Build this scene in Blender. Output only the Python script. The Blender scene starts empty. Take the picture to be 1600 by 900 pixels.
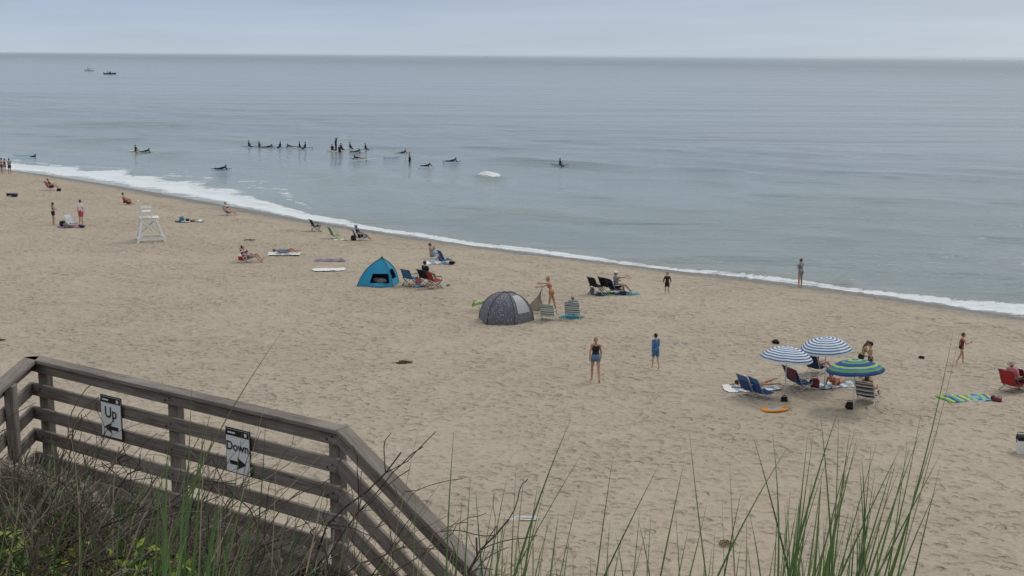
import bpy, math, random
import numpy as np
from mathutils import Vector, Matrix, noise as mn
random.seed(11); np.random.seed(11)
scene=bpy.context.scene
col=scene.collection
# ------------------------------------------------------------------ camera
CAM=Vector((0,0,12.0)); FPX=2000.0
th=math.atan(365.5/FPX); rl=math.radians(0.32)
Fw=Vector((0,math.cos(th),-math.sin(th))); R0=Vector((1,0,0)); U0=R0.cross(Fw)
Rt=R0*math.cos(rl)+U0*math.sin(rl); Up=U0*math.cos(rl)-R0*math.sin(rl)
cd=bpy.data.cameras.new("camera"); cam=bpy.data.objects.new("camera",cd); col.objects.link(cam)
cam.matrix_world=Matrix(((Rt.x,Up.x,-Fw.x,CAM.x),(Rt.y,Up.y,-Fw.y,CAM.y),(Rt.z,Up.z,-Fw.z,CAM.z),(0,0,0,1)))
cd.sensor_width=36; cd.lens=36*FPX/1600; cd.clip_end=80000; cd.clip_start=0.05
scene.camera=cam
SEA=-1.2
def ray(px,py): return Fw*FPX+Rt*(px-800)-Up*(py-450)
def survey(px,py,z):
    d=ray(px,py); t=(z-CAM.z)/d.z; return CAM+d*t
# ------------------------------------------------------------------ shoreline (a along shore, b toward the sea)
q=math.sqrt(.5)
sh=[(0,265),(60,271),(200,293),(300,311),(400,329),(470,343),(560,357),(650,371),(740,384),(850,398),(1000,416),(1100,428),(1250,445),(1400,465),(1500,480),(1600,497)]
pts=[]
for s_ in sh:
    p=survey(s_[0],s_[1],SEA); pts.append(((-p.x+p.y)*q,(p.x+p.y)*q))
pts.sort()
pa=np.array([p[0] for p in pts]); pb=np.array([p[1] for p in pts])
ga=np.arange(-400,1600,1.0)
gb=np.interp(ga,pa,pb)
gb=np.where(ga<pa[0],pb[0]-(pa[0]-ga)*0.02,gb); gb=np.where(ga>pa[-1],pb[-1]+(ga-pa[-1])*0.02,gb)
k=np.ones(11)/11; gs=np.convolve(gb,k,'same'); gs[:20]=gb[:20]; gs[-20:]=gb[-20:]
def gsh(a): return np.interp(a,ga,gs)
def prof(s):
    t=np.clip(s/16.0,0,1)
    return np.where(s>0,SEA-SEA*(1-(1-t)**2),np.maximum(SEA+.15*s,-5))
def hgt(x,y):
    a=(-x+y)*q; b=(x+y)*q
    return float(prof(gsh(a)-b))
def G(px,py):
    z=0.0
    for i in range(12):
        p=survey(px,py,z); z=max(hgt(p.x,p.y),SEA-.05)
    p.z=z; return p
def S(px,py): return survey(px,py,SEA)
# ------------------------------------------------------------------ materials
def newmat(name):
    m=bpy.data.materials.new(name); m.use_nodes=True; nt=m.node_tree
    return m,nt,nt.nodes['Principled BSDF']
def nd(nt,t,**kw):
    n=nt.nodes.new(t)
    for k_,v in kw.items():
        if k_ in n.inputs: n.inputs[k_].default_value=v
        else: setattr(n,k_,v)
    return n
def c4(c): return (c[0],c[1],c[2],1)
MC={}
def mat(name,c,rough=.8,var=.18,scale=9,spec=.3,bump=.0,metal=0):
    if name in MC: return MC[name]
    m,nt,b=newmat(name)
    tc=nd(nt,'ShaderNodeTexCoord'); no=nd(nt,'ShaderNodeTexNoise',Scale=scale,Detail=4.0)
    nt.links.new(tc.outputs['Object'],no.inputs['Vector'])
    mx=nd(nt,'ShaderNodeMixRGB'); mx.inputs[1].default_value=c4([x*(1-var) for x in c]); mx.inputs[2].default_value=c4([min(1,x*(1+var)) for x in c])
    nt.links.new(no.outputs['Fac'],mx.inputs[0]); nt.links.new(mx.outputs[0],b.inputs['Base Color'])
    b.inputs['Roughness'].default_value=rough; b.inputs['Specular IOR Level'].default_value=spec; b.inputs['Metallic'].default_value=metal
    if bump:
        bp=nd(nt,'ShaderNodeBump',Strength=bump,Distance=.02); nt.links.new(no.outputs['Fac'],bp.inputs['Height']); nt.links.new(bp.outputs[0],b.inputs['Normal'])
    MC[name]=m; return m
def fab(name,c): return mat('fabric_'+name,c,.85,.14,14,.2,.3)
# wood
def woodmat(name,c1,c2):
    m,nt,b=newmat(name)
    uv=nd(nt,'ShaderNodeUVMap'); mp=nd(nt,'ShaderNodeMapping'); mp.inputs['Scale'].default_value=(1.2,28,1)
    no=nd(nt,'ShaderNodeTexNoise',Scale=2.2,Detail=8.0,Roughness=.65)
    nt.links.new(uv.outputs[0],mp.inputs[0]); nt.links.new(mp.outputs[0],no.inputs['Vector'])
    n2=nd(nt,'ShaderNodeTexNoise',Scale=1.3,Detail=3.0); nt.links.new(uv.outputs[0],n2.inputs['Vector'])
    ad=nd(nt,'ShaderNodeMath',operation='MULTIPLY_ADD'); ad.inputs[1].default_value=.65; nt.links.new(no.outputs['Fac'],ad.inputs[0])
    m2=nd(nt,'ShaderNodeMath',operation='MULTIPLY'); m2.inputs[1].default_value=.4; nt.links.new(n2.outputs['Fac'],m2.inputs[0]); nt.links.new(m2.outputs[0],ad.inputs[2])
    r=nd(nt,'ShaderNodeValToRGB'); r.color_ramp.elements[0].position=.38; r.color_ramp.elements[0].color=c4(c1); r.color_ramp.elements[1].position=.68; r.color_ramp.elements[1].color=c4(c2)
    nt.links.new(ad.outputs[0],r.inputs[0])
    vo=nd(nt,'ShaderNodeTexVoronoi',Scale=2.1); mp2=nd(nt,'ShaderNodeMapping'); mp2.inputs['Scale'].default_value=(1,4,1)
    nt.links.new(uv.outputs[0],mp2.inputs[0]); nt.links.new(mp2.outputs[0],vo.inputs['Vector'])
    kr=nd(nt,'ShaderNodeValToRGB'); kr.color_ramp.elements[0].position=.03; kr.color_ramp.elements[0].color=(.35,.3,.27,1); kr.color_ramp.elements[1].position=.09; kr.color_ramp.elements[1].color=(1,1,1,1)
    nt.links.new(vo.outputs['Distance'],kr.inputs[0])
    mu=nd(nt,'ShaderNodeMixRGB',blend_type='MULTIPLY'); mu.inputs[0].default_value=1; nt.links.new(r.outputs[0],mu.inputs[1]); nt.links.new(kr.outputs[0],mu.inputs[2])
    nt.links.new(mu.outputs[0],b.inputs['Base Color']); b.inputs['Roughness'].default_value=.9; b.inputs['Specular IOR Level'].default_value=.15
    bp=nd(nt,'ShaderNodeBump',Strength=.5,Distance=.006); nt.links.new(no.outputs['Fac'],bp.inputs['Height']); nt.links.new(bp.outputs[0],b.inputs['Normal'])
    return m
WOOD=woodmat('weathered_wood',(.10,.082,.068),(.30,.265,.235))
WOODD=woodmat('weathered_wood_deck',(.045,.038,.032),(.12,.105,.09))
# ------------------------------------------------------------------ mesh builder
class MB:
    def __init__(s): s.v=[];s.f=[];s.m=[];s.n=0;s.uv=[]
    def add(s,V,F,mi=0,uv=None):
        o=s.n; s.v.extend([tuple(p) for p in V]); s.f.extend([tuple(i+o for i in f) for f in F]); s.m.extend([mi]*len(F)); s.n+=len(V)
        if uv is None: uv=[[(0,0)]*len(f) for f in F]
        s.uv.extend(uv)
    def mesh(s,name,mats,smooth=True,useuv=False):
        me=bpy.data.meshes.new(name); me.from_pydata(s.v,[],s.f); me.polygons.foreach_set('material_index',s.m)
        me.polygons.foreach_set('use_smooth',[smooth]*len(s.f))
        if useuv:
            l=me.uv_layers.new(name='UVMap'); flat=[c for f in s.uv for p in f for c in p]; l.data.foreach_set('uv',flat)
        for m in mats: me.materials.append(m)
        me.update(); return me
    def obj(s,name,mats,loc=(0,0,0),hd=0,smooth=False,useuv=False):
        return place(s.mesh(name,mats,smooth,useuv),name,loc,hd)
def place(me,name,loc,hd=0,parent=None):
    o=bpy.data.objects.new(name,me); col.objects.link(o); o.location=loc; o.rotation_euler=(0,0,-math.radians(hd))
    return o
def box(mb,c,sz,mi=0,M=None):
    V=[Vector(((i&1)-.5,((i>>1)&1)-.5,((i>>2)&1)-.5)) for i in range(8)]
    V=[Vector((v.x*sz[0],v.y*sz[1],v.z*sz[2])) for v in V]
    if M is not None: V=[M@v for v in V]
    V=[v+Vector(c) for v in V]
    mb.add(V,[(0,2,3,1),(4,5,7,6),(0,1,5,4),(2,6,7,3),(0,4,6,2),(1,3,7,5)],mi)
def tube(p0,p1,r0,r1,wide=None,flat=1.0,c0=True,c1=True,seg=10):
    p0=Vector(p0);p1=Vector(p1); d=(p1-p0); L=d.length or 1e-5; d=d/L
    if wide is None: wide=Vector((1,0,0)) if abs(d.x)<.8 else Vector((0,1,0))
    w=Vector(wide); w=(w-d*w.dot(d)).normalized(); n=d.cross(w)
    rings=[]
    e=min(1,flat+.0)
    if c0: rings+=[(-r0*e*math.sin(a),r0*math.cos(a)) for a in (1.15,.6)]
    rings+=[(0,r0),(L,r1)]
    if c1: rings+=[(L+r1*e*math.sin(a),r1*math.cos(a)) for a in (.6,1.15)]
    V=[];F=[]
    for o,r in rings:
        for i in range(seg):
            t=2*math.pi*i/seg; V.append(p0+d*o+w*(r*math.cos(t))+n*(r*flat*math.sin(t)))
    for j in range(len(rings)-1):
        for i in range(seg):
            a=j*seg+i;b=j*seg+(i+1)%seg; F.append((a,b,b+seg,a+seg))
    F.append(tuple(range(seg-1,-1,-1))); F.append(tuple(range((len(rings)-1)*seg,len(rings)*seg)))
    return V,F
def pipe(mb,pts,r,mi=0,seg=6):
    pts=[Vector(p) for p in pts]; V=[];F=[]
    for i,p in enumerate(pts):
        d=(pts[min(i+1,len(pts)-1)]-pts[max(i-1,0)]).normalized()
        w=Vector((0,0,1)) if abs(d.z)<.9 else Vector((0,1,0)); w=(w-d*w.dot(d)).normalized(); n=d.cross(w)
        for j in range(seg):
            t=2*math.pi*j/seg; V.append(p+w*r*math.cos(t)+n*r*math.sin(t))
    for i in range(len(pts)-1):
        for j in range(seg):
            a=i*seg+j;b=i*seg+(j+1)%seg; F.append((a,b,b+seg,a+seg))
    F.append(tuple(range(seg-1,-1,-1))); F.append(tuple(range((len(pts)-1)*seg,len(pts)*seg)))
    mb.add(V,F,mi)
def ellip(mb,c,r,mi=0,M=None,nu=12,nv=8,fn=None):
    V=[];F=[]
    for j in range(nv+1):
        ph=-math.pi/2+math.pi*j/nv
        for i in range(nu):
            t=2*math.pi*i/nu; v=Vector((math.cos(ph)*math.cos(t),math.cos(ph)*math.sin(t),math.sin(ph)))
            if fn: v=fn(v)
            v=Vector((v.x*r[0],v.y*r[1],v.z*r[2]))
            if M is not None: v=M@v
            V.append(v+Vector(c))
    for j in range(nv):
        for i in range(nu):
            a=j*nu+i;b=j*nu+(i+1)%nu; F.append((a,b,b+nu,a+nu))
    mb.add(V,F,mi)
# ------------------------------------------------------------------ world
SUN_EL=52; SUN_AZ=50   # azimuth clockwise from +y
w=bpy.data.worlds.new("World"); scene.world=w; w.use_nodes=True; nt=w.node_tree
bg=nt.nodes['Background']; bg.inputs['Strength'].default_value=.1
sky=nd(nt,'ShaderNodeTexSky',sky_type='NISHITA',sun_disc=False); sky.sun_elevation=math.radians(SUN_EL); sky.sun_rotation=math.radians(SUN_AZ); sky.dust_density=4; sky.air_density=1.5
tc=nd(nt,'ShaderNodeTexCoord'); sx=nd(nt,'ShaderNodeSeparateXYZ'); nt.links.new(tc.outputs['Generated'],sx.inputs[0])
rp=nd(nt,'ShaderNodeValToRGB'); cr=rp.color_ramp
cols=[(0.0,(.51,.60,.68)),(.015,(.49,.585,.69)),(.04,(.42,.515,.66)),(.10,(.46,.545,.66)),(.35,(.66,.72,.79)),(1.0,(.95,.97,1.0))]
cr.elements[0].position=0; cr.elements[0].color=c4(cols[0][1]); cr.elements[1].position=1; cr.elements[1].color=c4(cols[-1][1])
for p_,c_ in cols[1:-1]:
    e=cr.elements.new(p_); e.color=c4(c_)
nt.links.new(sx.outputs['Z'],rp.inputs[0])
mp=nd(nt,'ShaderNodeMapping'); mp.inputs['Scale'].default_value=(2.5,2.5,30); nt.links.new(tc.outputs['Generated'],mp.inputs[0])
no=nd(nt,'ShaderNodeTexNoise',Scale=1.6,Detail=5.0,Roughness=.55); nt.links.new(mp.outputs[0],no.inputs['Vector'])
mr=nd(nt,'ShaderNodeMapRange'); mr.inputs['From Min'].default_value=.3; mr.inputs['From Max'].default_value=.7; mr.inputs['To Min'].default_value=9.4; mr.inputs['To Max'].default_value=10.6
nt.links.new(no.outputs['Fac'],mr.inputs[0])
# brighter, warmer toward the sun side
wx=nd(nt,'ShaderNodeMapRange'); wx.inputs['From Min'].default_value=-.1; wx.inputs['From Max'].default_value=.5; wx.inputs['To Min'].default_value=0; wx.inputs['To Max'].default_value=.5
nt.links.new(sx.outputs['X'],wx.inputs[0])
wm=nd(nt,'ShaderNodeMixRGB'); wm.inputs[2].default_value=(.66,.71,.74,1); nt.links.new(wx.outputs[0],wm.inputs[0]); nt.links.new(rp.outputs[0],wm.inputs[1])
vm=nd(nt,'ShaderNodeVectorMath',operation='SCALE'); nt.links.new(wm.outputs[0],vm.inputs[0]); nt.links.new(mr.outputs[0],vm.inputs['Scale'])
mx=nd(nt,'ShaderNodeMixRGB'); mx.inputs[0].default_value=.92; nt.links.new(sky.outputs[0],mx.inputs[1]); nt.links.new(vm.outputs[0],mx.inputs[2]); nt.links.new(mx.outputs[0],bg.inputs['Color'])
sd=bpy.data.lights.new('sun','SUN'); sd.energy=1.0; sd.angle=math.radians(14); sd.color=(1,.95,.87)
so=bpy.data.objects.new('sun',sd); col.objects.link(so)
sdir=Vector((math.sin(math.radians(SUN_AZ))*math.cos(math.radians(SUN_EL)),math.cos(math.radians(SUN_AZ))*math.cos(math.radians(SUN_EL)),math.sin(math.radians(SUN_EL))))
so.rotation_euler=sdir.to_track_quat('Z','Y').to_euler(); so.location=(0,0,60)
scene.view_settings.view_transform='Standard'; scene.view_settings.look='None'; scene.view_settings.exposure=0
# ------------------------------------------------------------------ grid helper
def grid_obj(name,X,Y,Z,m,attrs={}):
    n0,n1=X.shape; me=bpy.data.meshes.new(name)
    co=np.stack([X,Y,Z],-1).reshape(-1,3)
    i=np.arange(n0*n1).reshape(n0,n1); f=np.stack([i[:-1,:-1],i[1:,:-1],i[1:,1:],i[:-1,1:]],-1).reshape(-1,4)
    me.vertices.add(len(co)); me.vertices.foreach_set('co',co.ravel())
    me.loops.add(f.size); me.loops.foreach_set('vertex_index',f.ravel())
    me.polygons.add(len(f)); me.polygons.foreach_set('loop_start',np.arange(0,f.size,4)); me.polygons.foreach_set('use_smooth',np.ones(len(f),bool))
    me.update(calc_edges=True); me.validate()
    for k_,v in attrs.items():
        at=me.attributes.new(k_,'FLOAT','POINT'); at.data.foreach_set('value',v.astype(np.float32).ravel())
    me.materials.append(m); o=bpy.data.objects.new(name,me); col.objects.link(o)
    if me.polygons[len(me.polygons)//2].normal.z<0: me.flip_normals()
    return o
def vnoise(x,y,sc,seed=0):
    x=x/sc+seed*17.3; y=y/sc+seed*5.1; xi=np.floor(x).astype(int); yi=np.floor(y).astype(int); fx=x-xi; fy=y-yi
    fx=fx*fx*(3-2*fx); fy=fy*fy*(3-2*fy)
    def h(a,b):
        n=(a*374761393+b*668265263+seed*974711)&0x7fffffff; n=((n^(n>>13))*1274126177)&0x7fffffff; return ((n^(n>>16))&0xffff)/65535.0
    return (h(xi,yi)*(1-fx)+h(xi+1,yi)*fx)*(1-fy)+(h(xi,yi+1)*(1-fx)+h(xi+1,yi+1)*fx)*fy
# ------------------------------------------------------------------ sand
m,nt,b=newmat('sand')
ge=nd(nt,'ShaderNodeNewGeometry'); L=nt.links.new
def nz(scale,detail=4.0,rough=.55,src=None):
    n=nd(nt,'ShaderNodeTexNoise',Scale=scale,Detail=detail,Roughness=rough); L(src or ge.outputs['Position'],n.inputs['Vector']); return n
def math_(op,a,b_,c_=None,clamp=False):
    n=nd(nt,'ShaderNodeMath',operation=op,use_clamp=clamp)
    for i,v in enumerate((a,b_,c_)):
        if v is None: continue
        if isinstance(v,(int,float)): n.inputs[i].default_value=v
        else: L(v,n.inputs[i])
    return n.outputs[0]
def ramp(fac,stops):
    r=nd(nt,'ShaderNodeValToRGB'); e=r.color_ramp.elements; e[0].position=stops[0][0]; e[0].color=c4(stops[0][1]); e[1].position=stops[-1][0]; e[1].color=c4(stops[-1][1])
    for p_,c_ in stops[1:-1]:
        x=e.new(p_); x.color=c4(c_)
    L(fac,r.inputs[0]); return r.outputs[0]
def mixc(f,a,b_,bt='MIX'):
    n=nd(nt,'ShaderNodeMixRGB',blend_type=bt)
    for i,v in enumerate((f,a,b_)):
        if isinstance(v,(int,float)): n.inputs[i].default_value=v
        elif isinstance(v,tuple): n.inputs[i].default_value=c4(v)
        else: L(v,n.inputs[i])
    return n.outputs[0]
def mrange(v,a,b_,c_=0,d=1):
    n=nd(nt,'ShaderNodeMapRange'); n.interpolation_type='SMOOTHSTEP'; L(v,n.inputs[0]); n.inputs[1].default_value=a;n.inputs[2].default_value=b_;n.inputs[3].default_value=c_;n.inputs[4].default_value=d; return n.outputs[0]
at=nd(nt,'ShaderNodeAttribute',attribute_name='shore')
big=nz(.09,3.0); mid=nz(.9,4.0); fine=nz(5.0,5.0,.65)
base=ramp(math_('MULTIPLY_ADD',mid.outputs['Fac'],.5,math_('MULTIPLY',big.outputs['Fac'],.5)),[(.36,(.335,.277,.208)),(.62,(.43,.362,.278))])
base=mixc(.4,base,ramp(fine.outputs['Fac'],[(.35,(.30,.245,.185)),(.6,(.455,.385,.30))]))
# footprints: distorted cells
dist=nd(nt,'ShaderNodeVectorMath',operation='ADD'); sc_=nd(nt,'ShaderNodeVectorMath',operation='SCALE'); sc_.inputs['Scale'].default_value=.3; L(nz(2.6,3.0).outputs['Color'],sc_.inputs[0]); L(ge.outputs['Position'],dist.inputs[0]); L(sc_.outputs[0],dist.inputs[1])
vo=nd(nt,'ShaderNodeTexVoronoi',Scale=1.9,feature='SMOOTH_F1'); vo.inputs['Smoothness'].default_value=.5; L(dist.outputs[0],vo.inputs['Vector'])
vo2=nd(nt,'ShaderNodeTexVoronoi',Scale=3.6,feature='SMOOTH_F1'); vo2.inputs['Smoothness'].default_value=.35; L(dist.outputs[0],vo2.inputs['Vector'])
hs=math_('ADD',mrange(vo.outputs['Distance'],.05,.5),math_('MULTIPLY',mrange(vo2.outputs['Distance'],.05,.45),.6))
hs=math_('ADD',hs,math_('MULTIPLY',fine.outputs['Fac'],.6))
trod=mrange(nz(.22,3.0).outputs['Fac'],.35,.6,.6,1.0); hs=math_('MULTIPLY',hs,trod)
shn=math_('ADD',at.outputs['Fac'],math_('MULTIPLY_ADD',nz(.35,4.0).outputs['Fac'],5.0,-2.5))
wet=mrange(shn,.6,6.5,1,0); peb=mrange(math_('ADD',at.outputs['Fac'],math_('MULTIPLY_ADD',nz(.5,4.0).outputs['Fac'],3.0,-1.5)),1.8,3.6,1,0)
wetc=ramp(nz(1.8,5.0).outputs['Fac'],[(.35,(.185,.15,.115)),(.65,(.29,.24,.18))])
pv=nd(nt,'ShaderNodeTexVoronoi',Scale=5.0); L(ge.outputs['Position'],pv.inputs['Vector'])
pebc=mixc(.5,(.20,.185,.17),pv.outputs['Color'],'MULTIPLY'); pebc=mixc(.4,pebc,(.16,.145,.13))
sc=mixc(math_('MULTIPLY',wet,.8),base,wetc); sc=mixc(math_('MULTIPLY',peb,.9),sc,pebc)
wr=math_('MULTIPLY',mrange(math_('ABSOLUTE',math_('ADD',shn,-8.0),0),0,2.6,1,0),mrange(nz(2.2,5.0,.7).outputs['Fac'],.53,.62))
sc=mixc(math_('MULTIPLY',wr,.65),sc,(.12,.09,.06))
sp=mrange(nz(3.1,6.0,.75).outputs['Fac'],.72,.75); sc=mixc(math_('MULTIPLY',sp,.5),sc,(.12,.09,.06))
L(sc,b.inputs['Base Color']); b.inputs['Specular IOR Level'].default_value=.2
L(mrange(wet,0,1,.95,.5),b.inputs['Roughness'])
bp=nd(nt,'ShaderNodeBump',Strength=1.0,Distance=.15); L(hs,bp.inputs['Height']); L(bp.outputs[0],b.inputs['Normal'])
SAND=m
a1=np.concatenate([[-400,-200,-100,-50,-20],np.arange(0,60,.3),np.arange(60,160,.7),[165,175,190,220,260,320,400,600,900,1500]])
b1=np.concatenate([[-400,-200,-100,-50,-20,-5],np.arange(2,86,.3),[90,100]])
Aa,Bb=np.meshgrid(a1,b1,indexing='ij'); X=(Bb-Aa)*q; Y=(Aa+Bb)*q
s=gsh(Aa)-Bb
Z=prof(s)+np.where(s>3,(vnoise(X,Y,2.3,1)-.5)*.10+(vnoise(X,Y,.8,2)-.5)*.07,0)
Z=np.where(s<0,np.minimum(Z,SEA-.02),Z)
grid_obj('beach_sand',X,Y,Z,SAND,{'shore':s})
# ------------------------------------------------------------------ sea
m,nt,b=newmat('sea_water'); ge=nd(nt,'ShaderNodeNewGeometry'); L=nt.links.new
fo=nd(nt,'ShaderNodeAttribute',attribute_name='foam'); off=nd(nt,'ShaderNodeAttribute',attribute_name='offshore')
def mapped(sx_,sy_,rz=0):
    mp=nd(nt,'ShaderNodeMapping'); mp.inputs['Scale'].default_value=(sx_,sy_,1); mp.inputs['Rotation'].default_value=(0,0,rz); L(ge.outputs['Position'],mp.inputs[0]); return mp.outputs[0]
w1=nz(1.0,4.0,.6,mapped(.35,1.0,.15)); w2=nz(1.0,3.0,.5,mapped(.05,.2,.35)); w3=nz(1.0,4.0,.6,mapped(1.5,3.2,.1)); w4=nz(1.0,3.0,.5,mapped(.012,.06,.3))
slick=nz(1.0,5.0,.6,mapped(.0018,.010,.08)); slick2=nz(1.0,4.0,.6,mapped(.012,.05,.2))
ln=mrange(off.outputs['Fac'],0,90)
shal=ramp(slick2.outputs['Fac'],[(.35,(.15,.195,.195)),(.65,(.20,.245,.238))])
deep=ramp(slick.outputs['Fac'],[(.35,(.095,.135,.16)),(.65,(.165,.205,.232))])
wc=mixc(ln,shal,deep)
turb=mrange(off.outputs['Fac'],0,6,.6,0); wc=mixc(turb,wc,(.24,.23,.19))
# aerial haze on the far water
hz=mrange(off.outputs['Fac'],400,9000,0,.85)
fn_=nz(1.0,7.0,.72,mapped(1.3,2.2,.7)); fb=nz(1.0,3.0,.6,mapped(.2,.5,.78))
fm=math_('ADD',math_('MULTIPLY',fo.outputs['Fac'],1.15),math_('ADD',math_('MULTIPLY_ADD',fn_.outputs['Fac'],1.9,-.95),math_('MULTIPLY_ADD',fb.outputs['Fac'],1.3,-.65)))
ff=mrange(fm,.48,.88); ff=math_('MULTIPLY',ff,mrange(fo.outputs['Fac'],.04,.2))
L(mixc(ff,wc,(.66,.69,.70)),b.inputs['Base Color'])
b.inputs['IOR'].default_value=1.33; b.inputs['Specular IOR Level'].default_value=.5
L(mixc(ff,mixc(mrange(off.outputs['Fac'],30,1500),(.12,.12,.12),(.32,.32,.32)),(.8,.8,.8)),b.inputs['Roughness'])
hh=math_('ADD',math_('MULTIPLY',w1.outputs['Fac'],1.0),math_('ADD',math_('MULTIPLY',w2.outputs['Fac'],3.2),math_('MULTIPLY',w3.outputs['Fac'],.32)))
hh=math_('ADD',hh,math_('MULTIPLY',w4.outputs['Fac'],9.0))
hh=math_('ADD',hh,math_('MULTIPLY',ff,.25))
bs=math_('MULTIPLY',math_('MULTIPLY',mrange(slick.outputs['Fac'],.38,.62,.35,1.0),mrange(slick2.outputs['Fac'],.35,.6,.6,1.0)),mrange(off.outputs['Fac'],100,3000,1,.7))
bp=nd(nt,'ShaderNodeBump',Distance=.45); L(bs,bp.inputs['Strength']); L(hh,bp.inputs['Height']); L(bp.outputs[0],b.inputs['Normal'])
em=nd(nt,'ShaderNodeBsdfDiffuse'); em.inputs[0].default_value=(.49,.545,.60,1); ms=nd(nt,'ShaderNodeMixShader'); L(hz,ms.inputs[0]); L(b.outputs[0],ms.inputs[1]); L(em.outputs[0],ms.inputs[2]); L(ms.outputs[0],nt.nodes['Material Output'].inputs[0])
SEAM=m
a2=np.concatenate([[-30000,-8000,-2000,-600,-250,-120,-60,-20],np.arange(0,60,.5),np.arange(60,180,.7),np.arange(180,320,3),[340,380,440,520,650,850,1200,2000,4000,9000,20000,50000]])
o2=np.concatenate([[-4,-2,-1,-.5],np.arange(-.2,12,.2),np.arange(12,110,.45),np.geomspace(111,50000,60)])
Aa,Oo=np.meshgrid(a2,o2,indexing='ij'); gA=gsh(np.clip(Aa,-390,1590)); Bb=gA+Oo; X=(Bb-Aa)*q; Y=(Aa+Bb)*q
# beach cusps shift the run-up edge a little
edge=(vnoise(Aa,Aa*0,5.0,3)-.5)*1.1+(vnoise(Aa,Aa*0,1.7,4)-.5)*.5
fw=np.interp(a2,[0,20,27,34,45,52,60,75,90,100,115,135,160],[1.7,2.0,1.9,1.15,.65,.55,.7,1.1,2.3,4.4,6.2,5.4,3.0])[:,None]
fw=fw*(.6+.8*vnoise(Aa,Aa*0,4.0,6))
oe=Oo+edge*.6
foam=np.clip(1.2-np.abs(oe-fw*.6)/fw*1.7,0,1)
foam=np.where((oe<fw*.5),np.maximum(foam,.38),foam)*(oe>-.9)
foam=np.maximum(foam,.5*np.exp(-((oe-fw*2.0)/(fw*.25))**2)*(fw>2.0))
sw=np.exp(-((oe-fw*.95)/ (fw*.28))**2)*.16*fw**.5
Z=np.full_like(X,SEA)+np.where(Oo<80,sw,0)
calm=np.clip(Oo/12,0,1)*np.clip((140-Oo)/60,0,1)
Z+=calm*((vnoise(Aa*.3,Oo,5.0,7)-.5)*.42+(vnoise(Aa*.5,Oo,1.9,8)-.5)*.12)
ridges=[((700,247),(1010,263),.5,1.3,0),((735,274),(790,281),.6,.95,1.15),((440,288),(640,268),.35,1.6,0),((1060,424),(1345,440),.28,.9,.0),((1285,434),(1345,441),.2,.6,.5),
 ((180,246),(340,238),.3,1.8,0),((1000,262),(1200,270),.25,1.6,0),((60,190),(420,200),.45,3.0,0),((850,190),(1300,225),.35,3,0),((1200,345),(1550,375),.26,1.5,0),((640,318),(1000,345),.26,1.5,0),((1100,300),(1600,320),.3,2,0),((0,225),(260,215),.35,2.2,0)]
for (p0,p1,am,wd,fo_) in ridges:
    A0=S(*p0);A1=S(*p1); u0=(-A0.x+A0.y)*q; v0=(A0.x+A0.y)*q; u1=(-A1.x+A1.y)*q; v1=(A1.x+A1.y)*q
    du,dv=u1-u0,v1-v0; LL=math.hypot(du,dv); tt=((Aa-u0)*du+(Bb-v0)*dv)/LL/LL; pd=((Aa-u0)*dv-(Bb-v0)*du)/LL
    pd=pd+(vnoise(Aa,Bb,7.0,9)-.5)*2.0*min(1,LL/25)
    e=np.clip(1.15-np.abs(tt-.5)*2.3,0,1); e=e*e*(3-2*e); g=np.exp(-(pd/wd)**2)*e
    Z+=am*g
    if fo_: foam=np.maximum(foam,fo_*np.exp(-((pd)/(wd*.9))**2)*e)
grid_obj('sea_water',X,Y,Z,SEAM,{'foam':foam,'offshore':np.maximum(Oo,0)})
# ------------------------------------------------------------------ dune
def sst(a,b_,x):
    t=np.clip((x-a)/(b_-a),0,1); return t*t*(3-2*t)
def dune(x,y):
    mnd=sst(-.7,-2.4,x); y0=3.0+2.6*mnd
    z=10.45-.06*y; z=z-np.where(y>y0,(y-y0)*(.85+.35*mnd),0)
    z=z+(vnoise(x+50,y+50,.9,5)-.5)*.14
    return np.maximum(z,-.4)
xs=np.arange(-40,40.1,.25); ys=np.concatenate([[-40,-20,-10,-5],np.arange(-2,19,.2)])
X,Y=np.meshgrid(xs,ys,indexing='ij')
m,nt,b=newmat('dune_ground'); ge=nd(nt,'ShaderNodeNewGeometry'); L=nt.links.new
L(ramp(nz(5.0,6.0,.7).outputs['Fac'],[(.35,(.045,.035,.025)),(.5,(.10,.08,.05)),(.68,(.22,.18,.13))]),b.inputs['Base Color']); b.inputs['Roughness'].default_value=.95
bp=nd(nt,'ShaderNodeBump',Strength=.8,Distance=.05); L(nz(14.0,5.0).outputs['Fac'],bp.inputs['Height']); L(bp.outputs[0],b.inputs['Normal'])
grid_obj('sand_dune',X,Y,dune(X,Y),m)
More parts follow.
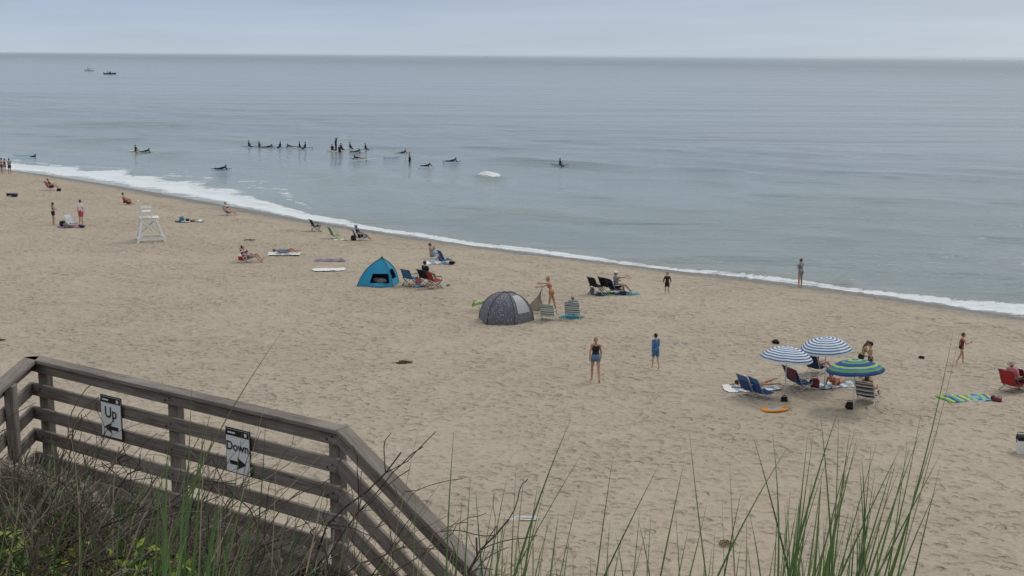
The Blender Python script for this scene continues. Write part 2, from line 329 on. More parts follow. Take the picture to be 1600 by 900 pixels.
# ------------------------------------------------------------------ boardwalk
def board(mb,p0,p1,h,t,mi=0,up=Vector((0,0,1))):
    p0=Vector(p0);p1=Vector(p1); d=(p1-p0); Ln=d.length; d/=Ln; s_=d.cross(up).normalized(); u_=s_.cross(d).normalized()
    bv=min(h,t)*.14
    pr=[(-t/2,-bv),(-t/2+bv,0),(t/2-bv,0),(t/2,-bv),(t/2,-h+bv),(t/2-bv,-h),(-t/2+bv,-h),(-t/2,-h+bv)]
    V=[];F=[];UV=[]; o=random.random()*30; o2_=random.random()*9
    for P in (p0,p1):
        for a_,b_ in pr: V.append(P+s_*a_+u_*b_)
    per=[0]
    for i in range(8):
        j=(i+1)%8; per.append(per[-1]+math.hypot(pr[j][0]-pr[i][0],pr[j][1]-pr[i][1]))
    for i in range(8):
        j=(i+1)%8; F.append((i,i+8,j+8,j)); UV.append([(o,o2_+per[i]),(o+Ln,o2_+per[i]),(o+Ln,o2_+per[i+1]),(o,o2_+per[i+1])])
    F.append(tuple(range(8))); UV.append([(o+a_[0]*.2,o2_+a_[1]) for a_ in pr]); F.append(tuple(range(15,7,-1))); UV.append([(o+a_[0]*.2,o2_+a_[1]) for a_ in pr[::-1]])
    mb.add(V,F,mi,UV)
ZR=9.0
C1=survey(50,557,ZR); C2=survey(532,668,ZR); CL=survey(0,600,ZR)
md=(C2-C1).normalized(); nn=Vector((-md.y,md.x,0)); 
if nn.y<0: nn=-nn       # toward the sea
dl=(CL-C1).normalized(); C0=C1+dl*3.2
sdn=Vector((md.x,md.y,-.62)); C3=C2+sdn*2.9
N2=survey(127,762,ZR); N1=N2-md*1.9; N3=N2+sdn*2.2
def railing(name,A,B,posts,inner=1,nb=5):
    mb=MB(); d=(B-A); dh=Vector((d.x,d.y,0)).normalized(); n_=Vector((-dh.y,dh.x,0)); 
    if n_.dot(nn)<0: n_=-n_
    n_=n_*inner
    board(mb,A,B,.04,.15)            # cap plank
    for k_ in range(nb):
        off_=Vector((0,0,-.043-.24*k_ if k_==0 else -.24*k_-.02))
        jt=Vector((0,0,random.uniform(-.006,.006)))
        board(mb,A+off_-n_*.021+jt+dh*random.uniform(.0,.02),B+off_-n_*.021-jt-dh*random.uniform(.0,.02),.125 if k_ else .10,.038)
    for t in posts:
        V=A+d*t+n_*.052+Vector((0,0,-.046)); 
        board(mb,V+dh*.065,V+dh*.065+Vector((0,0,-2.8)),.13,.095,up=dh)
        for k_ in range(nb):
            z_=-.09-.24*k_
            for q_ in (-.03,.03):
                bolt=A+d*t-n_*.042+dh*q_+Vector((0,0,z_+q_*.5))
                V_,F_=tube(bolt,bolt-n_*.006,.009,.008,seg=6); mb.add(V_,F_,1)
    return mb.obj(name,[WOOD,mat('bolt_metal',(.06,.055,.05),.6,.1)],useuv=True)
railing('wooden_railing',C1-md*.02,C2+md*.02,[.035,.5,.975])
railing('wooden_railing',C1,C0,[.30,.9],inner=1)
railing('wooden_railing',C2+md*.03,C3,[.45,.9])
railing('wooden_railing',N1,N2,[.1,.95],inner=-1)
railing('wooden_railing',N2+md*.03,N3,[.5,.98],inner=-1)
mb=MB(); zd=ZR-1.18
for i in range(28):
    p=C1-md*.2+md*(i*.15)-nn*2.1; e=C1-md*.2+md*(i*.15)+nn*.1
    if (p-C2).dot(md)>0.05: break
    board(mb,Vector((p.x,p.y,zd)),Vector((e.x,e.y,zd)),.04,.138)
board(mb,Vector((C1.x,C1.y,zd-.045)),Vector((C2.x,C2.y,zd-.045)),.2,.05); p=C1-nn*2;e=C2-nn*2; board(mb,Vector((p.x,p.y,zd-.045)),Vector((e.x,e.y,zd-.045)),.2,.05)
mb.obj('wooden_landing',[WOODD],useuv=True)
mb=MB()
for i in range(10):
    c=C2+md*(.16+.29*i)+Vector((0,0,-1.18-.18*(i+1)))
    board(mb,c-nn*2.0,c+nn*.03,.04,.27)
for o_ in (.0,-1.97):
    board(mb,C2+nn*o_+Vector((0,0,-1.2)),C3+nn*o_+Vector((0,0,-1.2)),.26,.045)
mb.obj('wooden_stairs',[WOODD],useuv=True)
# signs
WHITE=mat('sign_white',(.72,.73,.72),.5,.04); BLACK=mat('sign_black',(.02,.02,.022),.5,.1)
def sign(px,py,word,left):
    d=ray(px,py); P0=C1-nn*.07; t=(P0-CAM).dot(nn)/d.dot(nn); P=CAM+d*t
    emp=bpy.data.objects.new('direction_sign',None); col.objects.link(emp); emp.location=P
    emp.rotation_euler=(0,0,math.atan2(md.y,md.x))
    W,H=.285,.385; mb=MB(); box(mb,(0,0,0),(W,.008,H),0); box(mb,(0,.0045,0),(W+.022,.006,H+.022),1)
    box(mb,(0,-.0052,H/2-.028),(W,.003,.056),1)
    box(mb,(-.07,-.0075,H/2-.028),(.09,.002,.013),0); box(mb,(.105,-.0075,H/2-.028),(.03,.002,.03),0)
    sg=-1 if left else 1; F=-.0062
    ar=[(-.10,.018),(.005,.018),(-.01,.055),(.105,.0),(-.01,-.055),(.005,-.018),(-.10,-.018)]
    V=[Vector((x*sg,F,z-.105)) for x,z in ar]; V2=[v+Vector((0,.003,0)) for v in V]
    nA=len(ar); Fc=[(0,1,5,6),(2,3,1),(3,5,1),(3,4,5)]; mb.add(V+V2,Fc+[(i,(i+1)%nA,(i+1)%nA+nA,i+nA) for i in range(nA)],1)
    o=mb.obj('panel',[WHITE,BLACK]); o.parent=emp
    fc=bpy.data.curves.new('lettering','FONT'); fc.body=word; fc.size=.15 if len(word)<3 else .112; fc.align_x='CENTER'; fc.align_y='CENTER'; fc.extrude=.001; fc.offset=.0014
    to=bpy.data.objects.new('lettering',fc); col.objects.link(to); to.parent=emp; to.location=(0,-.0065,.04); to.rotation_euler=(math.pi/2,0,0); fc.materials.append(BLACK)
sign(174,652,'Up',True); sign(372,706,'Down',False)
# ------------------------------------------------------------------ people
PEND=[]
def unit(v): return Vector(v).normalized()
STAND=dict(torso=(0,0,1),front=(0,1,0),uaL=(-.22,-.03,-1),faL=(-.08,.2,-1),uaR=(.22,-.03,-1),faR=(.08,.2,-1),thL=(-.07,.03,-1),shL=(-.02,-.05,-1),thR=(.07,.03,-1),shR=(.02,-.05,-1),ft=(0,1,-.12))
def P(**k): d=dict(STAND); d.update(k); return d
WALK=P(torso=(0,.05,1),thL=(-.05,.36,-1),shL=(0,.05,-1),thR=(.05,-.2,-1),shR=(0,-.55,-1),uaL=(-.25,-.3,-1),faL=(-.05,.15,-1),uaR=(.25,.25,-1),faR=(.1,.6,-1),ftR=(0,.7,-.7))
SITG=P(torso=(0,-.2,1),uaL=(-.3,.6,-.7),faL=(.15,1,-.1),uaR=(.3,.6,-.7),faR=(-.15,1,-.1),thL=(-.18,.85,.55),shL=(.02,.55,-.85),thR=(.18,.85,.55),shR=(-.02,.55,-.85))
SITC=P(torso=(0,-.42,1),uaL=(-.35,.15,-1),faL=(-.05,1,.05),uaR=(.35,.15,-1),faR=(.05,1,.05),thL=(-.1,1,.22),shL=(0,.6,-.72),thR=(.12,1,.2),shR=(.03,.65,-.7),ft=(0,.8,.5))
SUP=P(torso=(0,-1,.12),front=(0,.1,1),uaL=(-.4,1,-.12),faL=(.1,1,-.05),uaR=(.5,.8,-.12),faR=(.1,1,-.05),thL=(-.1,1,.1),shL=(-.04,1,-.08),thR=(.12,.9,.5),shR=(.05,.8,-.7),ft=(0,.4,.9))
PRO=P(torso=(0,1,.12),front=(0,.05,-1),uaL=(-.7,.6,-.35),faL=(.6,.8,-.05),uaR=(.7,.6,-.35),faR=(-.6,.8,-.05),thL=(-.1,-1,-.03),shL=(0,-1,.02),thR=(.1,-1,-.03),shR=(0,-.9,.3),ft=(0,-1,-.1))
PROP=P(torso=(0,1,.55),front=(0,.55,-1),face=(0,1,-.1),headup=(0,.1,1),uaL=(-.2,.3,-1),faL=(0,1,-.1),uaR=(.2,.3,-1),faR=(0,1,-.1),thL=(-.1,-1,-.1),shL=(0,-1,.3),thR=(.1,-1,-.1),shR=(0,-1,.1),ft=(0,-1,.1))
SURFSIT=P(torso=(0,-.02,1),uaL=(-.25,.4,-1),faL=(0,.6,-.6),uaR=(.25,.4,-1),faR=(0,.6,-.6),thL=(-.6,.8,-.15),shL=(-.1,.0,-1),thR=(.6,.8,-.15),shR=(.1,.0,-1))
SURFPR=P(torso=(0,1,.32),front=(0,.32,-1),face=(0,1,-.05),headup=(0,-.2,1),uaL=(-.7,.3,-.5),faL=(-.2,.7,-.5),uaR=(.7,.5,-.4),faR=(.2,.3,-.6),thL=(-.1,-1,-.1),shL=(0,-1,.05),thR=(.1,-1,-.1),shR=(0,-1,.0),ft=(0,-1,.0))
SKIN=[mat('skin_tan',(.42,.235,.15),.55,.08),mat('skin_fair',(.52,.32,.23),.55,.08),mat('skin_deep',(.30,.16,.10),.55,.08)]
HAIR={'brown':mat('hair_brown',(.09,.05,.03),.6,.3,40),'dark':mat('hair_dark',(.025,.018,.014),.5,.3,40),'blond':mat('hair_blond',(.30,.20,.10),.6,.3,40),'red':mat('hair_auburn',(.16,.07,.035),.6,.3,40),'grey':mat('hair_grey',(.3,.29,.27),.6,.2,40)}
EYE=mat('eye_white',(.6,.6,.58),.3,.02); IRIS=mat('eye_iris',(.03,.02,.015),.3,.02); LIP=mat('lips',(.33,.12,.10),.5,.05)
def tmpobj(V_F,vox,sm):
    mb=MB()
    for V,F in V_F: mb.add(V,F)
    me=mb.mesh('tmp',[]); o=bpy.data.objects.new('tmp',me); col.objects.link(o)
    r=o.modifiers.new('r','REMESH'); r.mode='VOXEL'; r.voxel_size=vox
    s_=o.modifiers.new('s','SMOOTH'); s_.factor=.5; s_.iterations=sm
    return o
def person(name,loc,hd,H=1.7,pose=STAND,skin=0,hair='brown',style='short',top=None,topc=None,bot='shorts',botc=None,fem=False,z0=None,vox=.02,hat=None,slen=.5,copies=None,turn=0):
    K=H/1.75; kid=H<1.45
    up=unit(pose['torso']); fr=Vector(pose['front']); fr=(fr-up*fr.dot(up)).normalized(); rt=fr.cross(up)
    pel=Vector((0,0,.94*K if z0 is None else z0))
    def T(h,f=0,r=0): return pel+up*h*K+fr*f*K+rt*r*K
    shw=.155 if fem else .178; hp=.088
    if kid: shw*=.95
    J={}
    for sd_,sg in (('L',-1),('R',1)):
        s_=T(.455,0,sg*shw); e=s_+unit(pose['ua'+sd_])*.285*K; wri=e+unit(pose['fa'+sd_])*.25*K
        h_=T(-.02,0,sg*hp); kn=h_+unit(pose['th'+sd_])*.43*K; an=kn+unit(pose['sh'+sd_])*.42*K
        J[sd_]=(s_,e,wri,h_,kn,an)
    g=[]; A=lambda *a,**k_: g.append(tube(*a,**k_))
    hw=.155 if not fem else .165; ww=.128 if not fem else .112; cw=.165 if not fem else .15
    if kid: hw*=.88;ww*=.95;cw*=.9
    A(T(-.04),T(.06),hw*.88*K,hw*K,wide=rt,flat=.68); A(T(.06),T(.2),hw*K,ww*K,wide=rt,flat=.68); A(T(.2),T(.36),ww*K,cw*K,wide=rt,flat=.66); A(T(.36),T(.44),cw*K,.13*K,wide=rt,flat=.62)
    A(T(.40),T(.555),.062*K,.05*K); A(T(.47,-.01,-.05),T(.455,0,-shw),.055*K,.053*K); A(T(.47,-.01,.05),T(.455,0,shw),.055*K,.053*K)
    for sg in (-1,1): A(T(-.03,-.05,sg*.07),T(.03,-.05,sg*.07),.082*K,.075*K)
    if fem and not kid:
        for sg in (-1,1): A(T(.32,.07,sg*.068),T(.335,.075,sg*.068),.058*K,.05*K)
    hl=[]
    for sd_,sg in (('L',-1),('R',1)):
        s_,e,wri,h_,kn,an=J[sd_]; lf=.9 if (fem or kid) else 1
        A(s_,e,.050*K*lf,.038*K*lf); m_=e+(wri-e)*.3; A(e,m_,.038*K*lf,.039*K*lf); A(m_,wri,.039*K*lf,.025*K)
        A(h_,kn,.088*K,.055*K); m_=kn+(an-kn)*.3; A(kn,m_,.053*K,.057*K); A(m_,an,.057*K,.034*K)
        ft=Vector(pose.get('ft'+sd_,pose['ft'])).normalized(); ft=ft+rt*sg*.15; ft.normalize(); sd2=unit(pose['sh'+sd_])
        heel=an+sd2*.045*K-ft*.04*K; toe=an+sd2*.058*K+ft*.155*K
        A(heel,an+sd2*.05*K+ft*.06*K,.036*K,.042*K,wide=ft.cross(sd2)+Vector((1e-4,0,0)),flat=.75); A(an+sd2*.05*K+ft*.06*K,toe,.042*K,.03*K,wide=ft.cross(sd2)+Vector((1e-4,0,0)),flat=.5)
        fd=unit(pose['fa'+sd_]); sidev=fr-fd*fr.dot(fd); sidev=sidev.normalized() if sidev.length>.1 else unit(up-fd*up.dot(fd)); nrm=fd.cross(sidev)
        A(wri,wri+fd*.075*K,.026*K,.036*K,wide=sidev,flat=.5); hl.append((wri,fd,sidev,nrm*(-1 if sg>0 else 1)*1.0,sg))
    groups=[(tmpobj(g,vox,3),0)]
    def cl(lst,mi): groups.append((tmpobj(lst,vox*.9,2),mi))
    t_=[]; B=lambda *a,**k_: t_.append(tube(*a,c0=False,c1=False,**k_))
    x=.014
    if top in('tank','tee','long','wetsuit','onepiece'):
        lo=.02 if top!='tank' else .06
        ls=(.015 if top in('tee','long') else 0)
        B(T(lo-.02),T(.2),(hw+x+ls*.7)*K,(ww+x+ls)*K,wide=rt,flat=.72)
        B(T(.2),T(.36),(ww+x+ls)*K,(cw+x)*K,wide=rt,flat=.72); B(T(.36),T(.43),(cw+x)*K,(.14)*K,wide=rt,flat=.70)
        if fem and not kid:
            for sg in (-1,1): t_.append(tube(T(.32,.075,sg*.068),T(.335,.08,sg*.068),.066*K,.058*K))
        for sg in (-1,1):
            if top in('tank','onepiece'): B(T(.40,.05,sg*.085),T(.50,-.01,sg*.075),.035*K,.025*K); B(T(.50,-.01,sg*.075),T(.38,-.07,sg*.08),.025*K,.035*K)
            else: t_.append(tube(T(.465,-.01,sg*.04),T(.455,0,sg*shw),.066*K,.068*K))
        if top in('tee','long','wetsuit'):
            for sd_ in 'LR':
                s_,e,wri,h_,kn,an=J[sd_]
                if top=='tee': B(s_,s_+(e-s_)*.55,.068*K,.062*K)
                else: t_.append(tube(s_,e,.064*K,.052*K)); B(e,e+(wri-e)*.9,.052*K,.036*K)
    if top=='bikini':
        B(T(.29),T(.37),(cw-.005)*K,(cw+.012)*K,wide=rt,flat=.70)
        for sg in (-1,1): t_.append(tube(T(.32,.075,sg*.068),T(.335,.08,sg*.068),.062*K,.055*K)); 
    if t_: cl(t_,2)
    t_=[]
    if bot in('shorts','brief','pants','wetsuit','skirt'):
        B(T(-.07 if bot!='brief' else -.05),T(.11 if bot!='brief' else .06),(hw+x)*K*.97,(hw+x*.9)*K*.97,wide=rt,flat=.76)
        for sg in (-1,1): t_.append(tube(T(-.03,-.055,sg*.07),T(.03,-.055,sg*.07),.09*K,.084*K))
        for sd_ in 'LR':
            s_,e,wri,h_,kn,an=J[sd_]; f_={'brief':.12,'shorts':slen,'pants':1,'wetsuit':1,'skirt':.4}[bot]
            B(h_,h_+(kn-h_)*f_,.104*K,(.104-.03*f_+(.012 if bot=='shorts' else -.005))*K)
            if bot in('pants','wetsuit'): t_.append(tube(kn,kn+(an-kn)*.3,.068*K,.068*K)); B(kn+(an-kn)*.3,kn+(an-kn)*.92,.068*K,.045*K)
    if t_: cl(t_,3)
    d=MB()
    for wri,fd,sv,nr,sg in hl:
        for i,(o_,ln_) in enumerate(((-.028,.062),(-.0095,.075),(.0095,.078),(.028,.07))):
            p=wri+fd*.07*K+sv*o_*K; m1=p+(fd*.55*ln_+nr*.012+sv*o_*.15)*K; m2=m1+(fd*.38*ln_+nr*.022)*K
            V,F=tube(p,m1,.0095*K,.0088*K,seg=6); d.add(V,F,0); V,F=tube(m1,m2,.0088*K,.007*K,seg=6); d.add(V,F,0)
        p=wri+(fd*.025+sv*.025)*K; m1=p+(fd*.03+sv*.032+nr*.008)*K; m2=m1+(fd*.028+sv*.006+nr*.01)*K
        V,F=tube(p,m1,.012*K,.0105*K,seg=6); d.add(V,F,0); V,F=tube(m1,m2,.0105*K,.008*K,seg=6); d.add(V,F,0)
    hu=unit(pose.get('headup',up)); fc=Vector(pose.get('face',fr))
    if turn: fc=Matrix.Rotation(-math.radians(turn),3,hu)@fc
    fc=(fc-hu*fc.dot(hu)).normalized(); hr=fc.cross(hu); M=Matrix((hr,fc,hu)).transposed(); KH=K*(1.0 if not kid else 1.12+.25*(1.45-H))
    hc=T(.545)+hu*.115*KH+fc*.02*K
    def sk(v):
        v=v.copy(); t=max(0,-v.z)
        v.x*=1-.33*t*t; v.y=v.y*(1-.12*t) + (.10*t if v.y>0 else .0)
        if v.y<0: v.y*=1.05
        return v
    ellip(d,hc,(.075*KH,.092*KH,.118*KH),0,M,14,12,sk)
    def hp_(x_,y_,z_): return hc+M@Vector((x_*KH,y_*KH,z_*KH))
    V,F=tube(hp_(0,.088,.01),hp_(0,.108,-.028),.009*KH,.016*KH,seg=6); d.add(V,F,0)
    for sg in (-1,1):
        ellip(d,hp_(sg*.03,.083,.008),(.014*KH,.009*KH,.008*KH),4,M,8,6); ellip(d,hp_(sg*.03,.0905,.008),(.006*KH,.004*KH,.006*KH),5,M,6,4)
        ellip(d,hp_(sg*.077,-.008,-.008),(.010*KH,.018*KH,.03*KH),0,M,8,6)
        V,F=tube(hp_(sg*.018,.09,.028),hp_(sg*.044,.08,.028),.004*KH,.003*KH,seg=5); d.add(V,F,1)
    V,F=tube(hp_(-.022,.087,-.058),hp_(.022,.087,-.058),.006*KH,.006*KH,seg=6); d.add(V,F,6)
    if hat is None or style!='short':
        ellip(d,hp_(0,-.018,.026),(.084*KH,.098*KH,.104*KH),1,M,14,10)
    else: ellip(d,hp_(0,-.018,.01),(.081*KH,.094*KH,.1*KH),1,M,14,10)
    if style=='long':
        V,F=tube(hp_(0,-.05,.0),hp_(0,-.075,-.16),.078*KH,.085*KH,wide=hr,flat=.55); d.add(V,F,1); V,F=tube(hp_(0,-.075,-.16),hp_(0,-.07,-.30),.085*KH,.05*KH,wide=hr,flat=.5); d.add(V,F,1)
    if style=='pony':
        V,F=tube(hp_(0,-.10,.06),hp_(0,-.145,.0),.025*KH,.03*KH); d.add(V,F,1); V,F=tube(hp_(0,-.145,0),hp_(0,-.12,-.17),.03*KH,.012*KH); d.add(V,F,1)
    if style=='bun': ellip(d,hp_(0,-.08,.12),(.04*KH,.04*KH,.035*KH),1,M,8,6)
    if hat:
        ellip(d,hp_(0,-.01,.055),(.092*KH,.108*KH,.085*KH),7,M,14,8)
        if hat[1]=='brim': ellip(d,hp_(0,-.005,.055),(.17*KH,.18*KH,.010*KH),7,M,16,4)
        else: ellip(d,hp_(0,.11,.055),(.07*KH,.08*KH,.010*KH),7,M,12,4)
    mats=[SKIN[skin],HAIR[hair],topc or fab('black',(.02,.02,.022)),botc or fab('navy',(.03,.04,.08)),EYE,IRIS,LIP,hat[0] if hat else EYE]
    PEND.append((name,loc,hd,groups,d,mats,z0 is None,copies))
def finalize():
    dg=bpy.context.evaluated_depsgraph_get()
    for name,loc,hd,groups,d,mats,auto,copies in PEND:
        for o,mi in groups:
            me=o.evaluated_get(dg).to_mesh(); V=[v.co.copy() for v in me.vertices]; F=[tuple(p.vertices) for p in me.polygons]
            d.add(V,F,mi)
        mz=min(v[2] for v in d.v)
        if auto: d.v=[(v[0],v[1],v[2]-mz-.008) for v in d.v]
        me=d.mesh(name,mats,True)
        place(me,name,loc,hd)
        for (l2,h2) in (copies or []): place(me,name,l2,h2)
    for name,loc,hd,groups,*_ in PEND:
        for o,mi in groups:
            me=o.data; bpy.data.objects.remove(o); bpy.data.meshes.remove(me)
# ------------------------------------------------------------------ beach objects
ALU=mat('aluminium_tube',(.5,.5,.5),.35,.05,9,.5,0,.7); DKF=mat('dark_frame',(.05,.05,.055),.5,.1)
def sheet(mb,f,nu,nv,mi):
    V=[Vector(f(i/nu,j/nv)) for j in range(nv+1) for i in range(nu+1)]
    n1=(nu+1)
    for j in range(nv):
        m_=mi(j/nv) if callable(mi) else mi
        for i in range(nu):
            a=j*n1+i; mb.add([V[a],V[a+1],V[a+1+n1],V[a+n1]],[(0,1,2,3)],m_)
def beach_chair(loc,hd,cols,stripe=0,low=True,frame=None,name='beach_chair',w=.56,towel=None):
    mb=MB(); sh_=.26 if low else .43; bt=.84 if low else .92; W=w/2
    prof_=[(.26,sh_+.03),(.12,sh_-.03),(-.06,sh_-.055),(-.2,sh_-.01),(-.30,sh_+.2),(-.40,sh_+.42),(-.48,bt-.02)]
    n=len(prof_)-1
    def f(u,v):
        t=v*n; i=min(int(t),n-1); fr=t-i; y=prof_[i][0]*(1-fr)+prof_[i+1][0]*fr; z=prof_[i][1]*(1-fr)+prof_[i+1][1]*fr
        return ((u-.5)*2*(W-.015),y,z-.03*math.sin(math.pi*u)*(1 if v<.5 else .3))
    nm=len(cols)
    if stripe: sheet(mb,f,6,24,lambda v:(int(v*24)%nm))
    elif nm>1: sheet(mb,f,6,24,lambda v:0 if v<.78 else 1)
    else: sheet(mb,f,6,24,0)
    for sx in (-W,W):
        pipe(mb,[(sx,y,z) for y,z in prof_],.013,nm)
        if low:
            pipe(mb,[(sx*1.03,.24,sh_),(sx*1.03,-.30,.02),(sx*1.03,-.36,.012)],.012,nm); pipe(mb,[(sx*1.03,-.12,sh_-.05),(sx*1.03,.22,.012),(sx*1.03,.30,.012)],.012,nm)
        else:
            pipe(mb,[(sx,.24,sh_),(sx,-.34,.01)],.012,nm); pipe(mb,[(sx,-.25,sh_),(sx,.30,.01)],.012,nm); 
        pipe(mb,[(sx*1.04,.2,sh_-.01),(sx*1.04,.22,sh_+.2),(sx*1.04,-.32,sh_+.24)],.011,nm); box(mb,(sx*1.06,-.04,sh_+.235),(.045,.42,.02),nm)
    for y,z in ((-.34,.015),(.28,.012)): pipe(mb,[(-W*1.03,y,z),(W*1.03,y,z)],.012,nm)
    if not low:
        pipe(mb,[(-W,.26,.01),(W,.24,sh_)],.01,nm); pipe(mb,[(W,.26,.01),(-W,.24,sh_)],.01,nm); pipe(mb,[(-W,-.32,.01),(W,-.28,sh_)],.01,nm); pipe(mb,[(W,-.32,.01),(-W,-.28,sh_)],.01,nm)
    pipe(mb,[(-W,-.48,bt-.02),(0,-.49,bt),(W,-.48,bt-.02)],.013,nm)
    ex=[]
    if towel:
        sheet(mb,lambda u,v:((u-.5)*w*.95,-.36-.16*math.sin(v*3.1)*.3-.12*v+.12*abs(v-.5),bt+.01-abs(v-.45)*.75),5,10,nm+1); ex=[towel]
    return mb.obj(name,list(cols)+[frame or ALU]+ex,loc,hd,smooth=True)
def towel(loc,hd,w,l,cols,ns=9,name='beach_towel',amp=.03):
    mb=MB(); sd_=random.random()*50
    nm=len(cols)
    def f(u,v):
        x=(u-.5)*w*(1+.10*math.sin(v*7+sd_)); y=(v-.5)*l*(1+.07*math.sin(u*5+sd_)); z=.03+amp*mn.noise(Vector((x*3.1+sd_,y*3.1,0)))+amp*.6*mn.noise(Vector((x*8+sd_,y*8,3)))
        return (x,y,max(z,.012))
    sheet(mb,f,14,27,lambda v:(int(v*ns)%nm))
    mb.add([Vector(f(u,v))-Vector((0,0,.02)) for u,v in ((0,0),(1,0),(1,1),(0,1))],[(3,2,1,0)],0)
    return mb.obj(name,cols,loc,hd,smooth=True)
def bag(loc,hd,sz,m_,name='beach_bag',m2=None,handle=True):
    mb=MB(); sd_=random.random()*60
    def fn(v):
        v=v.copy(); l=max(abs(v.x),abs(v.y),abs(v.z)); p=.55; v=v*(1/(l**p)) if l>0 else v
        v=v*(1+.35*mn.noise(v*1.7+Vector((sd_,0,0)))); return v*.75
    ellip(mb,(0,0,sz[2]*.5),(sz[0]/2,sz[1]/2,sz[2]/2*1.2),0,None,14,10,fn)
    ellip(mb,(0,0,sz[2]*.86),(sz[0]*.36,sz[1]*.3,sz[2]*.16),1,None,12,6,fn)
    if handle:
        for y in (-.25,.25): pipe(mb,[(-sz[0]*.22,sz[1]*y,sz[2]*.8),(-sz[0]*.2,sz[1]*y*1.6,sz[2]*.98),(0,sz[1]*y*2.0,sz[2]*1.05),(sz[0]*.2,sz[1]*y*1.6,sz[2]*.98),(sz[0]*.22,sz[1]*y,sz[2]*.8)],.012,1)
    return mb.obj(name,[m_,m2 or m_],loc,hd,smooth=True)
def cooler(loc,hd,m1,m2,sz=(.5,.32,.32)):
    mb=MB(); x,y,z=sz
    for z0_,z1_,k0,k1,mi in ((0,z*.78,.92,1,0),(z*.785,z,1.04,1.0,1)):
        V=[Vector((sx*x/2*k_,sy*y/2*k_,zz)) for zz,k_ in ((z0_,k0),(z1_,k1)) for sx,sy in ((-1,-1),(1,-1),(1,1),(-1,1))]
        mb.add(V,[(3,2,1,0),(4,5,6,7),(0,1,5,4),(1,2,6,5),(2,3,7,6),(3,0,4,7)],mi)
    pipe(mb,[(-x*.53,0,z*.6),(-x*.6,0,z*.9),(-x*.5,0,z*1.2),(x*.5,0,z*1.2),(x*.6,0,z*.9),(x*.53,0,z*.6)],.012,1)
    return mb.obj('cooler_box',[m1,m2],loc,hd)
def umbrella(loc,hd,R,rimz,cols,nr=14,tilt=(0,0),crown=.42):
    mb=MB(); ns=8; sub=4; n=ns*sub; V=[];nm=len(cols)
    for j in range(nr+1):
        r=j/nr
        for i in range(n):
            t=2*math.pi*i/n; ph=(i%sub)/sub; sc_=1-.07*math.sin(math.pi*ph)*r
            rr=R*math.sin(r*1.15)/math.sin(1.15)*sc_
            V.append(Vector((rr*math.cos(t),rr*math.sin(t),crown*(1-r**1.8)-.035*math.sin(math.pi*ph)*r*.8)))
    M=Matrix.Rotation(math.radians(tilt[0]),3,'X')@Matrix.Rotation(math.radians(tilt[1]),3,'Y'); C=Vector((0,0,rimz))
    V=[M@v+C for v in V]
    for j in range(nr):
        F=[(j*n+i,(j+1)*n+i,(j+1)*n+(i+1)%n,j*n+(i+1)%n) for i in range(n)]
        mb.add([V[k_] for f in F for k_ in f],[(4*i,4*i+1,4*i+2,4*i+3) for i in range(n)],j%nm)
    ed=[V[nr*n+i] for i in range(n)]; lo=[e-M@Vector((0,0,.07)) for e in ed]
    mb.add(ed+lo,[(i,n+i,n+(i+1)%n,(i+1)%n) for i in range(n)],0)
    for k_ in range(ns):
        t=2*math.pi*k_/ns
        pts_=[M@Vector((R*math.sin(r*1.15)/math.sin(1.15)*math.cos(t),R*math.sin(r*1.15)/math.sin(1.15)*math.sin(t),crown*(1-r**1.8)-.015))+C for r in (0,.25,.5,.75,1)]
        pipe(mb,pts_,.006,nm); a_=pts_[2]; pipe(mb,[a_,M@Vector((0,0,crown-.45))+C],.005,nm)
    pipe(mb,[(0,0,-.05),(0,0,rimz*.55),M@Vector((0,0,crown+.07))+C],.02,nm,8)
    ellip(mb,M@Vector((0,0,crown+.06))+C,(.03,.03,.04),nm)
    return mb.obj('beach_umbrella',list(cols)+[mat('umbrella_pole',(.65,.65,.63),.4,.05)],loc,hd,smooth=True)
white=fab('white',(.66,.66,.64)); blue=fab('blue',(.03,.07,.21)); navy=fab('navy',(.025,.035,.08)); teal=fab('teal',(.06,.24,.28)); black=fab('black',(.02,.02,.022)); red=fab('red',(.38,.035,.03)); pink=fab('pink',(.6,.2,.25)); green=fab('green',(.12,.28,.08)); purp=fab('purple',(.17,.13,.22)); grey=fab('grey',(.2,.2,.21)); lblue=fab('light_blue',(.20,.34,.48)); orange=fab('orange',(.58,.25,.05)); beige=fab('beige',(.35,.29,.22)); lime=fab('lime',(.28,.46,.09)); denim=fab('denim',(.11,.17,.27)); yellow=fab('yellow',(.5,.43,.12)); midblue=fab('mid_blue',(.06,.15,.32)); maroon=fab('maroon',(.15,.03,.04)); hpink=fab('hot_pink',(.50,.08,.14)); swim=fab('swim_orange',(.40,.15,.06))
SEAH=45
person('standing_person',G(3,272),40,1.68,STAND,0,'dark','short','bikini',black,'shorts',navy,vox=.035,fem=True)
person('standing_person',G(8,271),200,1.6,STAND,1,'brown','long','tank',maroon,'shorts',denim,vox=.035,fem=True)
person('standing_person',G(15.5,273),300,1.72,P(uaR=(.3,.2,-1),faR=(-.5,.8,.2)),0,'dark','short','tee',grey,'shorts',black,vox=.035)
bag(G(22,307),20,(1.0,.5,.28),navy,m2=grey); bag(G(13,306),70,(.5,.4,.22),black)
beach_chair(G(79,297),SEAH,[hpink],0); person('sitting_person',G(80,297.5),60,1.7,SITC,0,'brown','short','tee',maroon,'shorts',black,z0=.36,vox=.03); bag(G(92,299),0,(.5,.3,.25),black)
person('standing_woman',G(84,352),60,1.66,P(uaR=(.3,.1,-1),faR=(-.7,.5,.2),uaL=(-.3,.1,-1),faL=(.7,.5,.1)),0,'brown','long','bikini',maroon,'shorts',black,fem=True,vox=.024,slen=.4)
